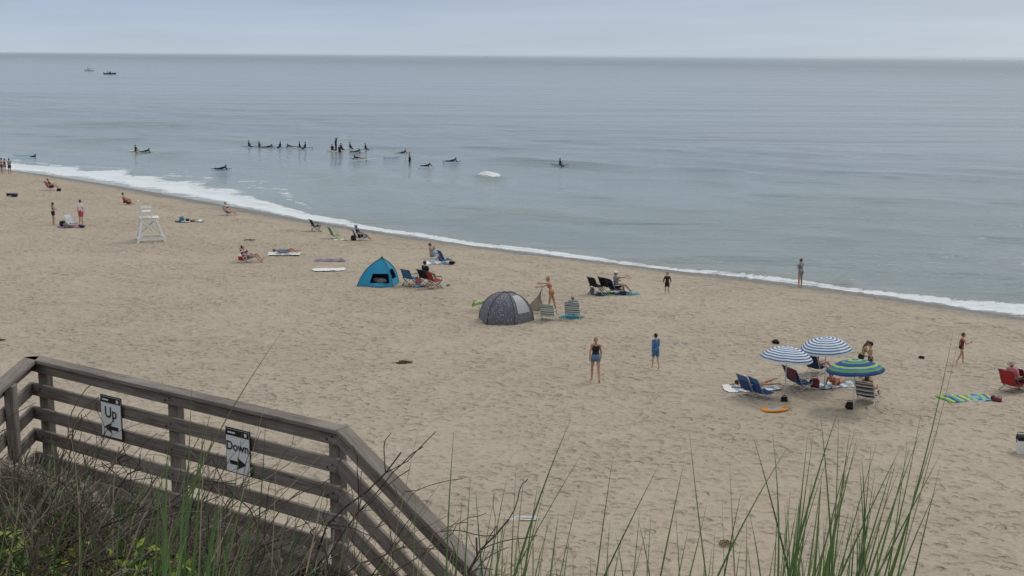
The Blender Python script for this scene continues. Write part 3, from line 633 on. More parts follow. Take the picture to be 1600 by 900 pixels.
person('standing_man',G(127,352),30,1.84,P(uaL=(-.3,0,-1),thL=(-.12,.08,-1)),1,'brown','short','tee',white,'shorts',hpink,vox=.024,slen=.75)
towel(G(112,354),60,1.3,1.7,[purp,pink,navy],7); beach_chair(G(113,354),130,[white],0); bag(G(98,354),10,(.55,.4,.4),black); bag(G(103,356),10,(.4,.35,.35),grey); bag(G(128,356),10,(.5,.3,.18),navy)
person('sitting_person',G(195,319),80,1.7,SITG,0,'dark','short','tank',red,'shorts',maroon,vox=.03)
bag(G(201,319),0,(.5,.3,.2),maroon)
towel(G(296,346),70,.9,1.9,[navy,lblue,white],6); bag(G(284,345),0,(.5,.35,.28),teal); bag(G(293,346),30,(.4,.3,.2),black); bag(G(303,346),30,(.45,.3,.16),orange)
beach_chair(G(357,337),100,[grey],0); person('sitting_person',G(357,337.5),110,1.7,SITC,1,'brown','short','bikini',navy,'brief',navy,z0=.36,vox=.03,fem=True)
beach_chair(G(388,410),95,[red,white,navy],1,w=.6); person('reclining_person',G(390,410),95,1.72,P(**{**SITC,'torso':(0,-.8,1),'thL':(-.1,1,.35),'thR':(.1,1,.1)}),0,'dark','short','bikini',navy,'shorts',grey,z0=.36,vox=.026,fem=True)
cooler(G(380,407),20,red,white); 
towel(G(444,397),85,.85,1.9,[white],3); person('lying_person',G(446,396),80,1.7,SUP,0,'brown','short','tee',denim,'shorts',denim,vox=.026)
towel(G(515,407),80,1.0,1.7,[purp,grey],5); towel(G(514,421.5),80,.9,1.8,[white],3)
mb=MB(); pipe(mb,[(-.35,0,.03),(-.1,.04,.05),(.15,-.02,.04),(.4,.05,.06)],.035); pipe(mb,[(-.05,.03,.05),(.1,.2,.08)],.02); DRIFT=mat('driftwood',(.10,.075,.05),.9,.3); mb.obj('driftwood',[DRIFT],G(389,376),0,True)
beach_chair(G(494,362),60,[black],0,low=False,frame=DKF); beach_chair(G(524,373),60,[green],0); towel(G(532,375),70,.4,.8,[white,lime],4); beach_chair(G(568,376),70,[blue,lblue],0)
person('sitting_person',G(562,376),70,1.7,SITC,0,'dark','short','tee',navy,'shorts',black,z0=.36,vox=.028,hat=(lblue,'cap')); beach_chair(G(561,376),70,[blue],0); bag(G(552,376),0,(.5,.4,.35),black); 
person('sitting_person',G(675,404),70,1.7,SITG,0,'brown','short','tee',beige,'shorts',grey,vox=.026); person('sitting_person',G(681,408),110,1.6,SITG,1,'blond','long','tee',lblue,'shorts',white,vox=.026,fem=True)
beach_chair(G(697,412),60,[blue],0); towel(G(684,411),80,1.0,1.6,[white,lblue],5); bag(G(690,409),0,(.5,.4,.35),blue); bag(G(706,413),0,(.5,.3,.18),black)
beach_chair(G(641,446),35,[midblue],0,low=False,frame=DKF,w=.6); beach_chair(G(680,450),60,[red],0,low=False,frame=DKF,w=.62); beach_chair(G(666,446),45,[black],0,low=False,frame=DKF)
person('sitting_person',G(666,446),45,1.76,P(**{**SITC,'torso':(0,-.15,1),'shL':(0,.25,-1),'shR':(.03,.3,-1),'ft':(0,1,-.05)}),0,'dark','short','tee',black,'shorts',black,z0=.55,vox=.024)
bag(G(654,443),0,(.42,.3,.34),pink); bag(G(700,447),20,(.25,.2,.08),grey)
towel(G(655,447),40,.4,.7,[lblue],3)
# ------------------------------------------------------------------ lifeguard chair
WP=mat('white_paint_wood',(.72,.72,.69),.6,.06,6)
def beam(mb,a,b_,w_,t_,mi=0,side=None):
    a=Vector(a);b_=Vector(b_); d=(b_-a).normalized(); s_=Vector(side) if side else (Vector((0,1,0)) if abs(d.y)<.8 else Vector((1,0,0))); s_=(s_-d*s_.dot(d)).normalized(); n_=d.cross(s_)
    V=[P_+s_*x*w_/2+n_*y*t_/2 for P_ in (a,b_) for x,y in ((-1,-1),(1,-1),(1,1),(-1,1))]
    mb.add(V,[(3,2,1,0),(4,5,6,7),(0,1,5,4),(1,2,6,5),(2,3,7,6),(3,0,4,7)],mi)
mb=MB(); bz=1.5
bt=[(-.85,-.80),(.85,-.80),(.85,.95),(-.85,.95)]; tp=[(-.48,-.45),(.48,-.45),(.48,.40),(-.48,.40)]
for (x0,y0),(x1,y1) in zip(bt,tp): beam(mb,(x0,y0,-.1),(x1,y1,bz),.13,.09)
def lerp2(i,t): return Vector((bt[i][0]*(1-t)+tp[i][0]*t,bt[i][1]*(1-t)+tp[i][1]*t,bz*t))
for i in range(4):
    j=(i+1)%4
    beam(mb,lerp2(i,.12),lerp2(j,.12),.12,.04,side=(0,0,1)); beam(mb,lerp2(i,.93),lerp2(j,.93),.13,.04,side=(0,0,1))
    if i!=2: beam(mb,lerp2(i,.15),lerp2(j,.90),.09,.035,side=(0,0,1)); beam(mb,lerp2(j,.15)+Vector((.04,.04,0)),lerp2(i,.90)+Vector((.04,.04,0)),.09,.035,side=(0,0,1))
for t in (.3,.5,.7): beam(mb,lerp2(2,t),lerp2(3,t),.10,.04,side=(0,0,1))
for i in range(8): box(mb,(0,-.5+i*.15,bz+.022),(1.15,.135,.035))
for sx in (-.42,.42):
    beam(mb,(sx,-.42,bz+.04),(sx,-.60,bz+1.12),.10,.05); beam(mb,(sx,.15,bz+.04),(sx,.15,bz+.68),.09,.05); box(mb,(sx,-.15,bz+.70),(.13,.72,.035))
for i in range(4): box(mb,(0,-.34+i*.14,bz+.43),(.80,.125,.03))
for i in range(6):
    z_=bz+.50+i*.115; box(mb,(0,-.465-(z_-bz-.2)*.16,z_),(.92,.03,.095))
box(mb,(0,.17,bz+.40),(.80,.03,.10))
mb.obj('lifeguard_chair',[WP],G(234,376),70)
# ------------------------------------------------------------------ blue pop-up tent
TB=mat('tent_blue',(.02,.25,.42),.6,.12,3,.3,.2); TBD=mat('tent_inside',(.015,.06,.11),.8,.1)
def popup(loc,hd):
    mb=MB(); W,D,H=.95,.75,1.42; ap=Vector((.2,.05,H))
    cs=[Vector((-W,-D,0)),Vector((W,-D,0)),Vector((W,D,0)),Vector((-W,D,0))]
    def edge(i,t):
        c=cs[i]; p=c*(1-t)+ap*t; bul=math.sin(math.pi*t)*.20; o=Vector((c.x,c.y,0)).normalized(); return p+o*bul+Vector((0,0,bul*.6))
    def panel(i,j,skip,mi,off=0):
        nu,nv=12,10; V=[]
        for b_ in range(nv+1):
            t=b_/nv; A_=edge(i,t);B_=edge(j,t); nrm=((cs[i]+cs[j])/2); nrm=Vector((nrm.x,nrm.y,.4)).normalized()
            for a in range(nu+1):
                u=a/nu; V.append(A_*(1-u)+B_*u-nrm*(.10*math.sin(math.pi*u)*math.sin(math.pi*min(t,.98)) +off))
        F=[(b_*(nu+1)+a,b_*(nu+1)+a+1,(b_+1)*(nu+1)+a+1,(b_+1)*(nu+1)+a) for b_ in range(nv) for a in range(nu) if not skip(a/nu,b_/nv)]
        mb.add(V,F,mi)
    f0=lambda u,t:.3<=u<.85 and .1<=t<.36; f1=lambda u,t:.2<u<.8 and .15<t<.5; fN=lambda u,t:False
    for i,j,fq in ((0,1,f0),(1,2,f1),(2,3,fN),(3,0,fN)): panel(i,j,fq,0); panel(i,j,fq,1,.012)
    for i in range(4): pipe(mb,[edge(i,t/10)+Vector((0,0,.01)) for t in range(11)],.016,2)
    ellip(mb,ap+Vector((0,0,.02)),(.06,.06,.05),2)
    mb.add([cs[0]+Vector((0,0,.03)),cs[1]+Vector((0,0,.03)),cs[2]+Vector((0,0,.03)),cs[3]+Vector((0,0,.03))],[(0,1,2,3)],1)
    ellip(mb,(.2,-.2,.2),(.3,.2,.18),3); ellip(mb,(-.1,.0,.2),(.2,.2,.16),4)
    for i in range(4):
        c=cs[i]*1.12; pipe(mb,[cs[i]+Vector((0,0,.02)),c],.006,2)
    sheet(mb,lambda u,v:(-.4+u*1.0,-D-.16+v*.1*math.sin(u*3),.04+v*.16),6,3,0)
    mb.obj('beach_tent',[TB,TBD,DKF,grey,beige],loc,hd,smooth=True)
popup(G(591,444),8)
# ------------------------------------------------------------------ dome tent
m,nt,b=newmat('tent_grey_pattern'); L=nt.links.new; tc=nd(nt,'ShaderNodeTexCoord')
vo=nd(nt,'ShaderNodeTexVoronoi',Scale=11.0); L(tc.outputs['Object'],vo.inputs['Vector'])
L(ramp(vo.outputs['Distance'],[(.20,(.27,.27,.29)),(.34,(.10,.10,.12))]),b.inputs['Base Color']); b.inputs['Roughness'].default_value=.7; TG=m
def dome(loc,hd):
    mb=MB(); ns=6; sub=6; n=ns*sub; nv=12; R=1.28; H=1.3; V=[]
    def pt(i,j,off=0):
        t=2*math.pi*i/n; ph=(i%sub)/sub; a=j/nv*math.pi/2
        flat_=1-.11*math.sin(math.pi*ph)*math.cos(a*.6)
        r=(R+off)*max(math.cos(a),0)**.85*flat_; return Vector((r*math.cos(t),r*math.sin(t),(H+off)*math.sin(a)**1.05))
    for j in range(nv+1):
        for i in range(n): V.append(pt(i,j))
    F=[(j*n+i,j*n+(i+1)%n,(j+1)*n+(i+1)%n,(j+1)*n+i) for j in range(nv) for i in range(n)]
    mb.add(V,F,0)
    for k_ in range(ns): pipe(mb,[pt(k_*sub,j,.012) for j in range(nv+1)],.012,1)
    W_=[]
    for j in range(3,10):
        for i in range(1,6): W_.append(pt(5*sub+i-(.0),j,.02))
    mb.add(W_,[(r*5+c,r*5+c+1,(r+1)*5+c+1,(r+1)*5+c) for r in range(6) for c in range(4)],2)
    ellip(mb,(0,0,H+.01),(.09,.09,.03),1)
    for i in range(n):
        a=pt(i,0);b_=pt((i+1)%n,0); mb.add([a,b_,b_*1.07+Vector((0,0,.015)),a*1.07+Vector((0,0,.015))],[(0,1,2,3)],0)
    mb.obj('dome_tent',[TG,DKF,mat('tent_window',(.34,.34,.35),.5,.2,12)],loc,hd,smooth=True)
dome(G(791,500),12)
mb=MB(); sheet(mb,lambda u,v:(-.55*u*(1-v)+.12*math.sin(v*6+u*3)*(1-v)+.12*v,.05*math.sin(u*9),.02+1.15*v),8,10,0); pipe(mb,[(.1,0,0),(.13,0,1.2)],.014,1); mb.obj('canvas_windscreen',[beige,ALU],G(843,487),10,True)
mb=MB()
for k_ in range(5): pipe(mb,[(-.4+.2*k_,0,.3+.04*k_),(-.3+.2*k_,.0,.55-.03*k_)],.045,k_%2)
pipe(mb,[(-.45,0,.25),(.45,0,.62)],.05,0); pipe(mb,[(-.1,0,0),(0,0,.5)],.03,1); mb.obj('pool_float',[lime,white],G(751,487),20,True)
bag(G(776,473),0,(.5,.4,.35),midblue)
st=[white,teal,white,midblue,white,lime]
beach_chair(G(857,500),SEAH-30,st,1,w=.62); beach_chair(G(895,497),SEAH-35,[white,teal,white,navy],1,w=.66)
person('sitting_person',G(895.5,496),SEAH-35,1.7,SITC,1,'brown','short','tee',teal,'shorts',navy,z0=.37,vox=.024,hat=(beige,'cap')); towel(G(893,496),40,.9,1.0,[teal],3)
person('standing_woman',G(861,487),285,1.72,P(torso=(0,.22,1),uaL=(-.3,.8,-.45),faL=(.1,1,-.1),uaR=(.3,.8,-.2),faR=(-.1,1,.0),thL=(-.08,.15,-1),shL=(0,-.1,-1),thR=(.1,-.25,-1),shR=(0,-.25,-1),headup=(0,.35,1)),0,'blond','bun','bikini',swim,'brief',swim,fem=True,vox=.02)
towel(G(962,460),75,.8,2.0,[navy,teal,green],8); beach_chair(G(932,459),50,[black],0,low=False,frame=DKF); beach_chair(G(949,459),50,[black],0,low=False,frame=DKF)
beach_chair(G(962,459),60,[navy],0)
person('sitting_person',G(963,459.5),70,1.74,P(**{**SITC,'torso':(0,-.1,1),'uaR':(.1,1,.05),'faR':(0,1,.1),'shL':(0,.2,-1)}),0,'brown','short','tee',grey,'shorts',black,z0=.42,vox=.024,hat=(white,'cap'))
bag(G(973,461),0,(.5,.3,.22),navy); towel(G(988,460),70,.5,.7,[teal],3); bag(G(925,459),0,(.3,.3,.3),purp)
person('standing_child',G(1042,459),185,1.12,P(uaL=(-.4,0,-1),uaR=(.4,0,-1)),0,'dark','short','wetsuit',black,'shorts',black,vox=.02,slen=.85)
m,nt,b=newmat('fabric_floral'); L=nt.links.new; tc=nd(nt,'ShaderNodeTexCoord'); vo=nd(nt,'ShaderNodeTexVoronoi',Scale=14.0); L(tc.outputs['Object'],vo.inputs['Vector']); hs_=nd(nt,'ShaderNodeMixRGB'); hs_.inputs[0].default_value=.8; L(vo.outputs['Color'],hs_.inputs[1]); hs_.inputs[2].default_value=(.12,.09,.14,1); L(hs_.outputs[0],b.inputs['Base Color']); FLOR=m
person('standing_woman',G(1250,449),320,1.68,P(uaL=(-.2,.2,-1),faL=(.7,.7,.5),uaR=(.2,.2,-1),faR=(-.7,.7,.4)),0,'brown','short','tee',FLOR,'shorts',FLOR,fem=True,vox=.02,slen=.45)
person('walking_boy',G(1024,577),330,1.36,P(**{**WALK,'thL':(-.05,.2,-1),'thR':(.05,-.05,-1),'shR':(0,-.25,-1)}),1,'dark','short','long',midblue,'shorts',midblue,vox=.017,slen=.8)
person('walking_woman',G(930,596),355,1.70,WALK,0,'blond','pony','tank',black,'shorts',denim,fem=True,vox=.016,slen=.35)
person('walking_girl',G(1501,568),85,1.24,P(**{**WALK,'uaL':(-.3,-.25,-1),'uaR':(.2,.4,-1),'faR':(-.1,1,.4)}),0,'brown','short','onepiece',maroon,'brief',black,vox=.017)
# umbrella group
umbrella(G(1226,622),10,.92,1.47,[white,midblue],16,(-4,3)); umbrella(G(1288,607),25,.94,1.5,[white,midblue],16,(2,-3))
umbrella(G(1333,641),12,.98,1.45,[blue,lime,midblue,green,blue],10,(-3,-4),crown=.34)
person('standing_woman',G(1344,590),100,1.52,P(torso=(0,.35,1),headup=(0,.6,1),uaL=(-.2,.5,-1),faL=(0,.6,-.8),uaR=(.2,.5,-1),faR=(0,.6,-.8)),0,'brown','long','bikini',green,'shorts',black,fem=True,vox=.02)
person('standing_child',G(1358,591),290,1.42,P(uaL=(-.3,.2,-1),faL=(.3,.7,-.3)),0,'dark','short',None,None,'shorts',navy,vox=.02)
beach_chair(G(1275,583),SEAH,[navy],0); person('sitting_person',G(1275,583),60,1.7,SITC,0,'brown','short','tee',navy,'shorts',grey,z0=.37,vox=.024)
towel(G(1172,606),78,1.15,2.0,[white,white,lblue,white],12); person('lying_person',G(1178,604),262,1.66,PRO,0,'dark','short','bikini',maroon,'brief',red,fem=True,vox=.018)
beach_chair(G(1173,618),SEAH+15,[blue,midblue],0,w=.6); beach_chair(G(1192,623),SEAH+20,[blue,midblue],0,w=.6)
beach_chair(G(1253,608),SEAH+25,[blue],0,w=.6,towel=maroon); bag(G(1272,607),20,(.5,.35,.4),maroon); beach_chair(G(1244,604),SEAH+25,[navy],0,w=.6)
towel(G(1308,602),80,.9,1.7,[lblue,white],9); person('lying_woman',G(1305,602),215,1.66,PROP,0,'dark','bun','bikini',red,'brief',red,fem=True,vox=.018)
beach_chair(G(1355,628),SEAH-10,[navy,white,grey],1,w=.64); person('sitting_woman',G(1356,626),SEAH-10,1.7,SITC,0,'brown','long','bikini',navy,'brief',navy,fem=True,z0=.38,vox=.018)
bag(G(1225,628),10,(.3,.25,.2),black); bag(G(1327,640),20,(.38,.3,.28),black); bag(G(1212,538),10,(.4,.3,.18),black); bag(G(1440,560),60,(.35,.2,.1),black,handle=False)
mb=MB(); n=20; V=[];
for z_ in (0.015,.065):
    for i in range(n):
        t=2*math.pi*i/n; x_=.27*math.copysign(abs(math.cos(t))**.7,math.cos(t)); y_=.5*math.copysign(abs(math.sin(t))**(.8),math.sin(t)); V.append((x_*(1-.12*max(0,y_)),y_,z_))
mb.add(V,[tuple(range(n-1,-1,-1)),tuple(range(n,2*n))]+[(i,(i+1)%n,(i+1)%n+n,i+n) for i in range(n)],0); box(mb,(0,0,.068),(.16,.5,.006),1); pipe(mb,[(0,.3,.07),(.1,.4,.12),(.2,.5,.05),(.32,.45,.03)],.008,2)
mb.obj('body_board',[orange,lblue,black],G(1211,641),75)
bag(G(1207,640),0,(.22,.2,.12),lblue,handle=False)
beach_chair(G(1581,610),SEAH+10,[red],0,w=.6,frame=DKF); beach_chair(G(1597,606),SEAH+10,[maroon],0,w=.6); person('sitting_person',G(1584,608),SEAH+10,1.7,SITC,1,'brown','short','tee',pink,'shorts',navy,z0=.37,vox=.02,hat=(beige,'brim'))
towel(G(1510,623),82,.9,1.85,[green,lime,blue,teal,lime,midblue,yellow],14); bag(G(1558,628),70,(.5,.3,.16),maroon); bag(G(1552,625),10,(.25,.2,.14),black)
cooler(G(1600,708),10,white,black,(.45,.35,.55))
towel(G(1530,624),82,.7,.7,[lblue],3,amp=.05)
def clump(name,loc,sz,m_,n=60):
    mb=MB()
    for i in range(n):
        a=random.random()*6.28; r=random.random()**.6*sz; p=Vector((r*math.cos(a),r*math.sin(a)*.6,.02+.08*(1-r/sz)*random.random())); d=Vector((random.gauss(0,1),random.gauss(0,1),random.gauss(0,.4))).normalized()*sz*.35
        pipe(mb,[p-d,p+Vector((0,0,.04)),p+d],.012,0,4)
    mb.obj(name,[m_],loc,0,True)
clump('seaweed_clump',G(632,568),.28,mat('seaweed',(.09,.06,.03),.9,.4),110); clump('seaweed_clump',G(1135,850),.2,mat('dry_grass',(.25,.19,.11),.9,.3),30)
mb=MB()
for k_ in range(3): pipe(mb,[(.34*math.cos(t/3)+.03*k_,(.10+.02*k_)*math.sin(t/3),.04+.012*k_) for t in range(18)],.014,0,5)
pipe(mb,[(.34,0,.04),(-.2,-.12,.04),(-.5,.02,.04)],.014); mb.obj('rope_coil',[white],G(820,813),0,True)
clump('driftwood',G(1,533),.22,DRIFT,50); towel(G(1063,539),70,.35,.6,[grey],3,amp=.05)
# ------------------------------------------------------------------ surfers
def surfboard(loc,hd,m_,L_=2.3,W_=.56,zz=.02):
    mb=MB(); n=14; V=[]
    for i in range(n+1):
        t=i/n; y=(t-.5)*L_; w_=W_/2*math.sin(math.pi*min(max(t,.015),.985))**.55*(1-.15*t); rock=.10*abs(2*t-1)**2.5
        for (a,z_) in ((-1,.0),(-.75,.035),(0,.045),(.75,.035),(1,0),(.7,-.03),(-.7,-.03)): V.append((a*w_,y,z_+rock+zz))
    F=[(i*7+k_,i*7+(k_+1)%7,(i+1)*7+(k_+1)%7,(i+1)*7+k_) for i in range(n) for k_ in range(7)]; F.append(tuple(range(6,-1,-1))); F.append(tuple(range(n*7,n*7+7)))
    mb.add(V,F,0); mb.add([(0,-L_*.46,0),(0,-L_*.38,0),(0,-L_*.47,-.18)],[(0,1,2)],0)
    mb.obj('surfboard',[m_],loc,hd,True)
wets=fab('wetsuit_black',(.012,.013,.017))
sit=[(212,237),(389,229.5),(405,230.5),(468,231.5),(477,232),(519,236),(547,232),(571,234),(533,234),(438,231),(875,259)]
hds=[100,60,100,80,250,30,90,100,70,280,110]
person('surfer',S(*sit[0]),hds[0],1.75,SURFSIT,0,'dark','short','wetsuit',wets,'wetsuit',wets,z0=.16,vox=.035,copies=[(S(*p),h) for p,h in zip(sit[1:],hds[1:])])
bc=[white,lblue,midblue,white,teal,yellow,white,lblue]
for i,(p,h) in enumerate(zip(sit,hds)): surfboard(S(*p),h,bc[i%8],zz=.08)
pr=[(227,238.5),(346,265.5),(419,231.5),(455,231),(560,249.5),(666,261.5),(706,253.5),(628,241),(556,239)]
hp2=[80,85,95,260,275,120,90,60,100]
person('surfer',S(*pr[0]),hp2[0],1.75,SURFPR,0,'dark','short','wetsuit',wets,'wetsuit',wets,z0=.20,vox=.035,copies=[(S(*p),h) for p,h in zip(pr[1:],hp2[1:])])
for i,(p,h) in enumerate(zip(pr,hp2)): surfboard(S(*p),h,[white,midblue,lblue,white,teal,white,midblue,orange,white][i],zz=.08)
surfboard(S(36,244),85,lblue,zz=.08); surfboard(S(612,247),70,lblue,zz=.08); surfboard(S(573,250),80,white,zz=.08)
person('surfer',S(49,244),80,1.7,SURFPR,0,'dark','short','wetsuit',wets,'wetsuit',wets,z0=-.1,vox=.035)
person('surfer',S(525,236.5),60,1.85,P(uaR=(.4,.2,.9),faR=(-.5,.1,.7)),0,'dark','short','wetsuit',wets,'wetsuit',wets,z0=.98,vox=.03); surfboard(S(525,237),60,white,zz=.05)
person('surfer',S(640,253),100,1.75,P(uaL=(-.4,.2,-1),uaR=(.5,.2,-.8)),0,'dark','short','wetsuit',wets,'wetsuit',wets,z0=.2,vox=.03,copies=[(S(531,238),20)])
person('swimmer',S(640,243),100,1.4,P(uaL=(-.4,.2,-1)),0,'red','short',None,None,'shorts',navy,z0=-.15,vox=.035)
finalize()
# ------------------------------------------------------------------ boats
def boat(loc,hd,Ln,hull,cab,name='motor_boat',ttop=True):
    mb=MB(); n=10; V=[]
    for i in range(n+1):
        t=i/n; y=(t-.5)*Ln; w_=Ln*.17*(1-max(0,(t-.45)/.55)**2.2)+.02; sh_=.75+.45*max(0,t-.4)**1.3
        V+= [(-w_,y,sh_),(-w_*.85,y,.1),(0,y,-.25),(w_*.85,y,.1),(w_,y,sh_)]
    F=[(i*5+k_,i*5+k_+1,(i+1)*5+k_+1,(i+1)*5+k_) for i in range(n) for k_ in range(4)]+[(0,1,2,3,4)]+[(i*5,(i+1)*5,(i+1)*5+4,i*5+4) for i in range(n)]
    mb.add([(v[0],v[1],v[2]-(.12 if k_%5 in(0,4) else 0)) for k_,v in enumerate(V)],F,0)
    for i in range(n): 
        for e in (0,4): pipe(mb,[Vector(V[i*5+e])-Vector((0,0,.1)),Vector(V[(i+1)*5+e])-Vector((0,0,.1))],.06,1)
    box(mb,(0,0,1.05),(.9,1.1,.9),1); box(mb,(0,.35,1.65),(.85,.05,.45),2)
    if ttop:
        for sx in (-.6,.6):
            for y in (-.6,.6): pipe(mb,[(sx,y,.7),(sx*.9,y*.9,2.3)],.04,2)
        box(mb,(0,0,2.33),(1.6,1.9,.08),1); pipe(mb,[(0,-.5,2.3),(0,-.6,3.6)],.03,2)
    box(mb,(0,-Ln*.5-.15,.75),(.4,.45,.8),2)
    ellip(mb,(.2,-1.3,1.25),(.22,.2,.5),2); ellip(mb,(.2,-1.3,1.85),(.12,.12,.14),2)
    mb.obj(name,[hull,cab,DKF],loc,hd,False)
boat(survey(140,111,SEA),95,6.2,white,white); boat(survey(172,116,SEA),88,7.2,navy,grey,ttop=False)
boat(survey(1507,92.3,SEA),88,22,grey,white,name='fishing_boat'); boat(survey(760,88.6,SEA),88,18,grey,grey,name='fishing_boat')
# ------------------------------------------------------------------ dune plants
GR=[mat('grass_green',(.095,.17,.045),.6,.25,4,.3),mat('grass_olive',(.15,.20,.07),.6,.25,4,.3),mat('grass_dry',(.32,.27,.17),.7,.2,4,.3),mat('grass_dark',(.05,.09,.03),.6,.3,4,.3)]
TW=[mat('twig_brown',(.085,.06,.045),.9,.3,6),mat('twig_grey',(.17,.145,.12),.9,.3,6),mat('twig_dark',(.035,.028,.022),.9,.3,6)]
def blade(mb,root,tip,bend,wd,mi,n=9):
    root=Vector(root);tip=Vector(tip); ctrl=(root+tip)/2+Vector(bend); V=[];F=[]
    ax=(tip-root); sd_=ax.cross(Vector((random.uniform(-.5,.5),1,0))).normalized(); tw=random.uniform(-.6,.6)
    for i in range(n+1):
        t=i/n; p=root*(1-t)**2+ctrl*2*t*(1-t)+tip*t*t; w_=wd*(1-t**2.2)*.5+.0003
        s2=Matrix.Rotation(tw*t,3,ax.normalized())@sd_; nr=ax.normalized().cross(s2)
        V+= [p-s2*w_,p+nr*w_*.4,p+s2*w_]
    for i in range(n):
        a=i*3; F+= [(a,a+1,a+4,a+3),(a+1,a+2,a+5,a+4)]
    mb.add(V,F,mi)
def dz(x,y): return float(dune(np.array(x),np.array(y)))
def atdepth(px,py,dep):
    d=ray(px,py); return CAM+d*(dep/d.y)
mb=MB()
def plant(bx,by,tx,ty,dep,bendx,wd,mi,dd=.1):
    b0=atdepth(bx,by,dep); t0=atdepth(tx,ty,dep+dd); dr=(t0-b0)
    rx=b0.x-dr.x*.25; ry=dep-.08; root=Vector((rx,ry,dz(rx,ry)-.02))
    blade(mb,root,t0,(bendx,0,.06),wd,mi,12)
H_=[(245,900,445,512,3.4,-.09,.0055,1),(285,900,300,600,3.2,.0,.007,0),(262,900,330,640,3.1,-.02,.008,0),(250,860,262,690,3.0,0,.012,0),(270,900,290,720,3.0,0,.012,0),(290,900,318,655,3.3,.01,.009,0),(235,900,250,740,3.1,0,.010,0),(330,900,420,610,3.6,-.03,.004,2),
(700,900,709,675,3.1,-.02,.0065,0),(716,900,735,745,3.1,.0,.006,0),(770,900,892,655,3.0,-.05,.008,0),(800,900,840,760,3.0,-.01,.008,0),(735,900,790,800,2.8,.0,.007,1),
(845,900,905,770,3.2,-.02,.005,1),(925,900,975,825,2.9,-.01,.005,1),(1025,900,1075,830,2.9,-.01,.006,0),(1060,900,1230,700,3.2,-.06,.007,0),(1100,900,1118,820,2.8,0,.005,2),
(1200,900,1312,635,3.0,-.03,.009,0),(1225,900,1262,680,3.1,.0,.007,0),(1262,900,1284,740,3.0,.0,.010,0),(1280,900,1310,655,3.3,.03,.006,1),(1330,900,1490,515,3.3,.07,.0085,0),(1300,900,1400,720,3.1,.02,.006,0),(1325,900,1440,640,3.2,.05,.008,0),
(1345,900,1500,520,3.35,.05,.004,2),(1140,900,1128,770,3.3,.0,.004,2),(1205,900,1215,780,3.1,0,.006,0),(1290,900,1300,800,2.8,0,.008,3),(640,900,650,765,3.2,0,.004,1),(560,720,660,645,3.8,-.02,.003,2),(500,900,560,740,3.4,-.02,.004,1),(430,900,470,760,3.3,-.01,.005,0)]
for h in H_: plant(*h)
for i in range(230):
    cx=random.choice([260,280,300,330,240,720,760,800,850,940,1060,1200,1220,1230,1240,1260,1270,1280,1300,1330]); bx=cx+random.gauss(0,35); hh_=random.random()**1.9*(240 if cx>1100 or cx<400 else 180)+15
    tx=bx+random.gauss(.35,.3)*hh_; plant(bx,900,tx,900-hh_,random.uniform(2.6,3.5),random.gauss(0,.03),random.uniform(.004,.009),random.choice([0,0,0,1,1,2,3]))
def canopy(x,y):   # height above the sand that the dune brush reaches, falling away to the east
    u=800+2000*x/y
    v=np.interp(u,[0,150,300,450,580],[720,762,815,856,905]); r=math.tan(th+math.atan((v-450)/2000))
    return 12-y*r-dz(x,y)
for i in range(2400):   # left dune clumps
    x=random.uniform(-3.2,-.25); y=random.uniform(3.0,6.4)
    h=canopy(x,y)
    if h<.06: h=.06
    h*=random.uniform(.45,1.0) if random.random()<.93 else random.uniform(1.0,1.35)
    z=dz(x,y); h=min(h,1.0)
    blade(mb,(x,y,z-.03),(x+random.gauss(.12,.2)*h*1.6,y+random.gauss(0,.12),z+h),(random.gauss(0,.05),0,.05),random.uniform(.003,.007),random.choice([0,1,1,2,2,3,3,3]),6)
mb.obj('beach_grass',GR,smooth=True)
mb=MB()
def twig(p,d,ln,r,mi,depth):
    pts_=[p]; 
    for k_ in range(5):
        d=(d+Vector((random.gauss(0,.22),random.gauss(0,.22),random.gauss(0,.15)))).normalized(); pts_.append(pts_[-1]+d*ln/5)
    pipe(mb,pts_,r,mi,4)
    if depth:
        for k_ in range(3):
            i=random.randint(1,5); twig(pts_[i],(d+Vector((random.gauss(0,.7),random.gauss(0,.5),random.gauss(.1,.4)))).normalized(),ln*.55,r*.6,mi,depth-1)
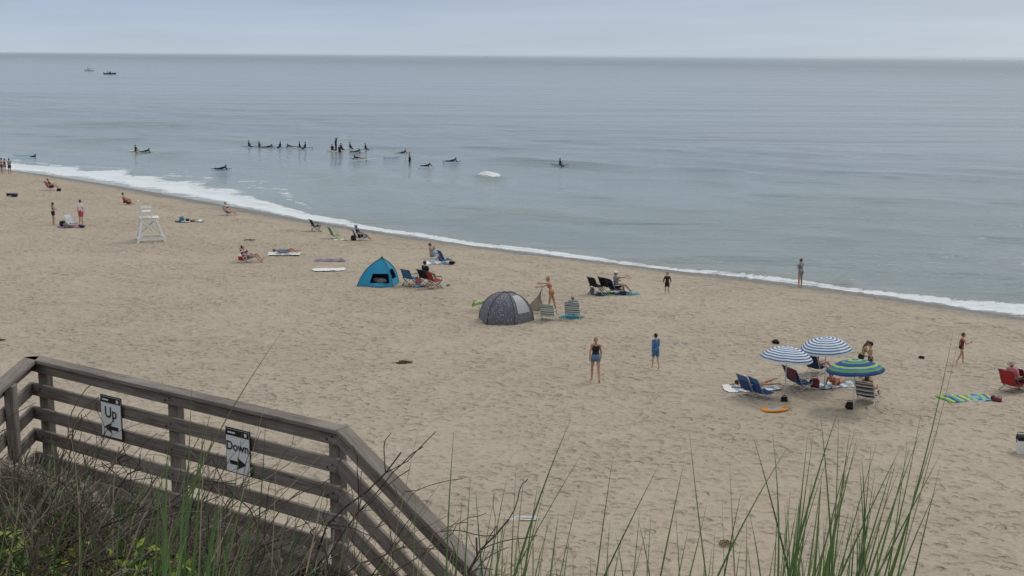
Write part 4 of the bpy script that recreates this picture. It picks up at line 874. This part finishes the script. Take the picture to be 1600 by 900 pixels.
for i in range(760):
    x=random.uniform(-3.1,-.35); y=random.uniform(3.1,6.4)
    h=canopy(x,y)
    if h<.1: continue
    z=dz(x,y); twig(Vector((x,y,z-.02)),Vector((random.gauss(.1,.5),random.gauss(0,.4),1)).normalized(),min(.75,h*random.uniform(.6,1.0)),random.uniform(.002,.005),random.choice([0,0,1,2]),2)
mb.obj('dune_brush',TW,smooth=True)
LF=[mat('leaf_green',(.13,.22,.03),.5,.3,20),mat('leaf_yellow_green',(.24,.30,.04),.5,.3,20),mat('leaf_dark',(.05,.10,.025),.5,.3,20),mat('leaf_red',(.16,.05,.03),.5,.3,20)]
def shrub(cx,cy,top,rx,n,pal):
    mb=MB(); g0=dz(cx,cy)
    for i in range(n//25):
        a=random.random()*6.28; twig_t=Vector((cx+rx*.8*math.cos(a)*random.random(),cy+.25*math.sin(a),top-random.random()*.12)); pipe(mb,[(cx,cy,g0),((cx+twig_t.x)/2,(cy+twig_t.y)/2,(g0+top)/2-.03),twig_t],.003,4,4)
    for i in range(n):
        a=random.random()*6.28; r=random.random()**.5; cl_=mn.noise(Vector((math.cos(a)*r*4+cx*9,math.sin(a)*r*3,1)))
        c=Vector((cx+rx*r*math.cos(a),cy+.28*r*math.sin(a),top-.16*r*r-random.random()**1.5*.30+cl_*.12)); 
        u_=Vector((random.gauss(0,1),random.gauss(0,1),random.gauss(.3,.6))).normalized(); v_=u_.cross(Vector((random.gauss(0,1),random.gauss(0,1),random.gauss(0,1)))).normalized(); s_=random.uniform(.012,.024)
        nr=u_.cross(v_)
        mb.add([c-u_*s_,c+v_*s_*.5+nr*s_*.15,c+u_*s_,c-v_*s_*.5+nr*s_*.15],[(0,1,2),(0,2,3)],random.choice(pal))
    mb.obj('green_shrub',LF+[TW[0]],smooth=True)
p=atdepth(25,872,3.5); shrub(p.x,3.5,p.z+.03,.22,1300,[0,0,1,1,1,2]); p=atdepth(215,888,3.3); shrub(p.x,3.3,p.z+.03,.2,1000,[0,1,1,2]); p=atdepth(30,840,4.2); shrub(p.x-.05,4.2,p.z-.05,.22,500,[2,2,3,0]); p=atdepth(140,885,3.9); shrub(p.x,3.9,p.z-.02,.25,500,[2,2,0,3])
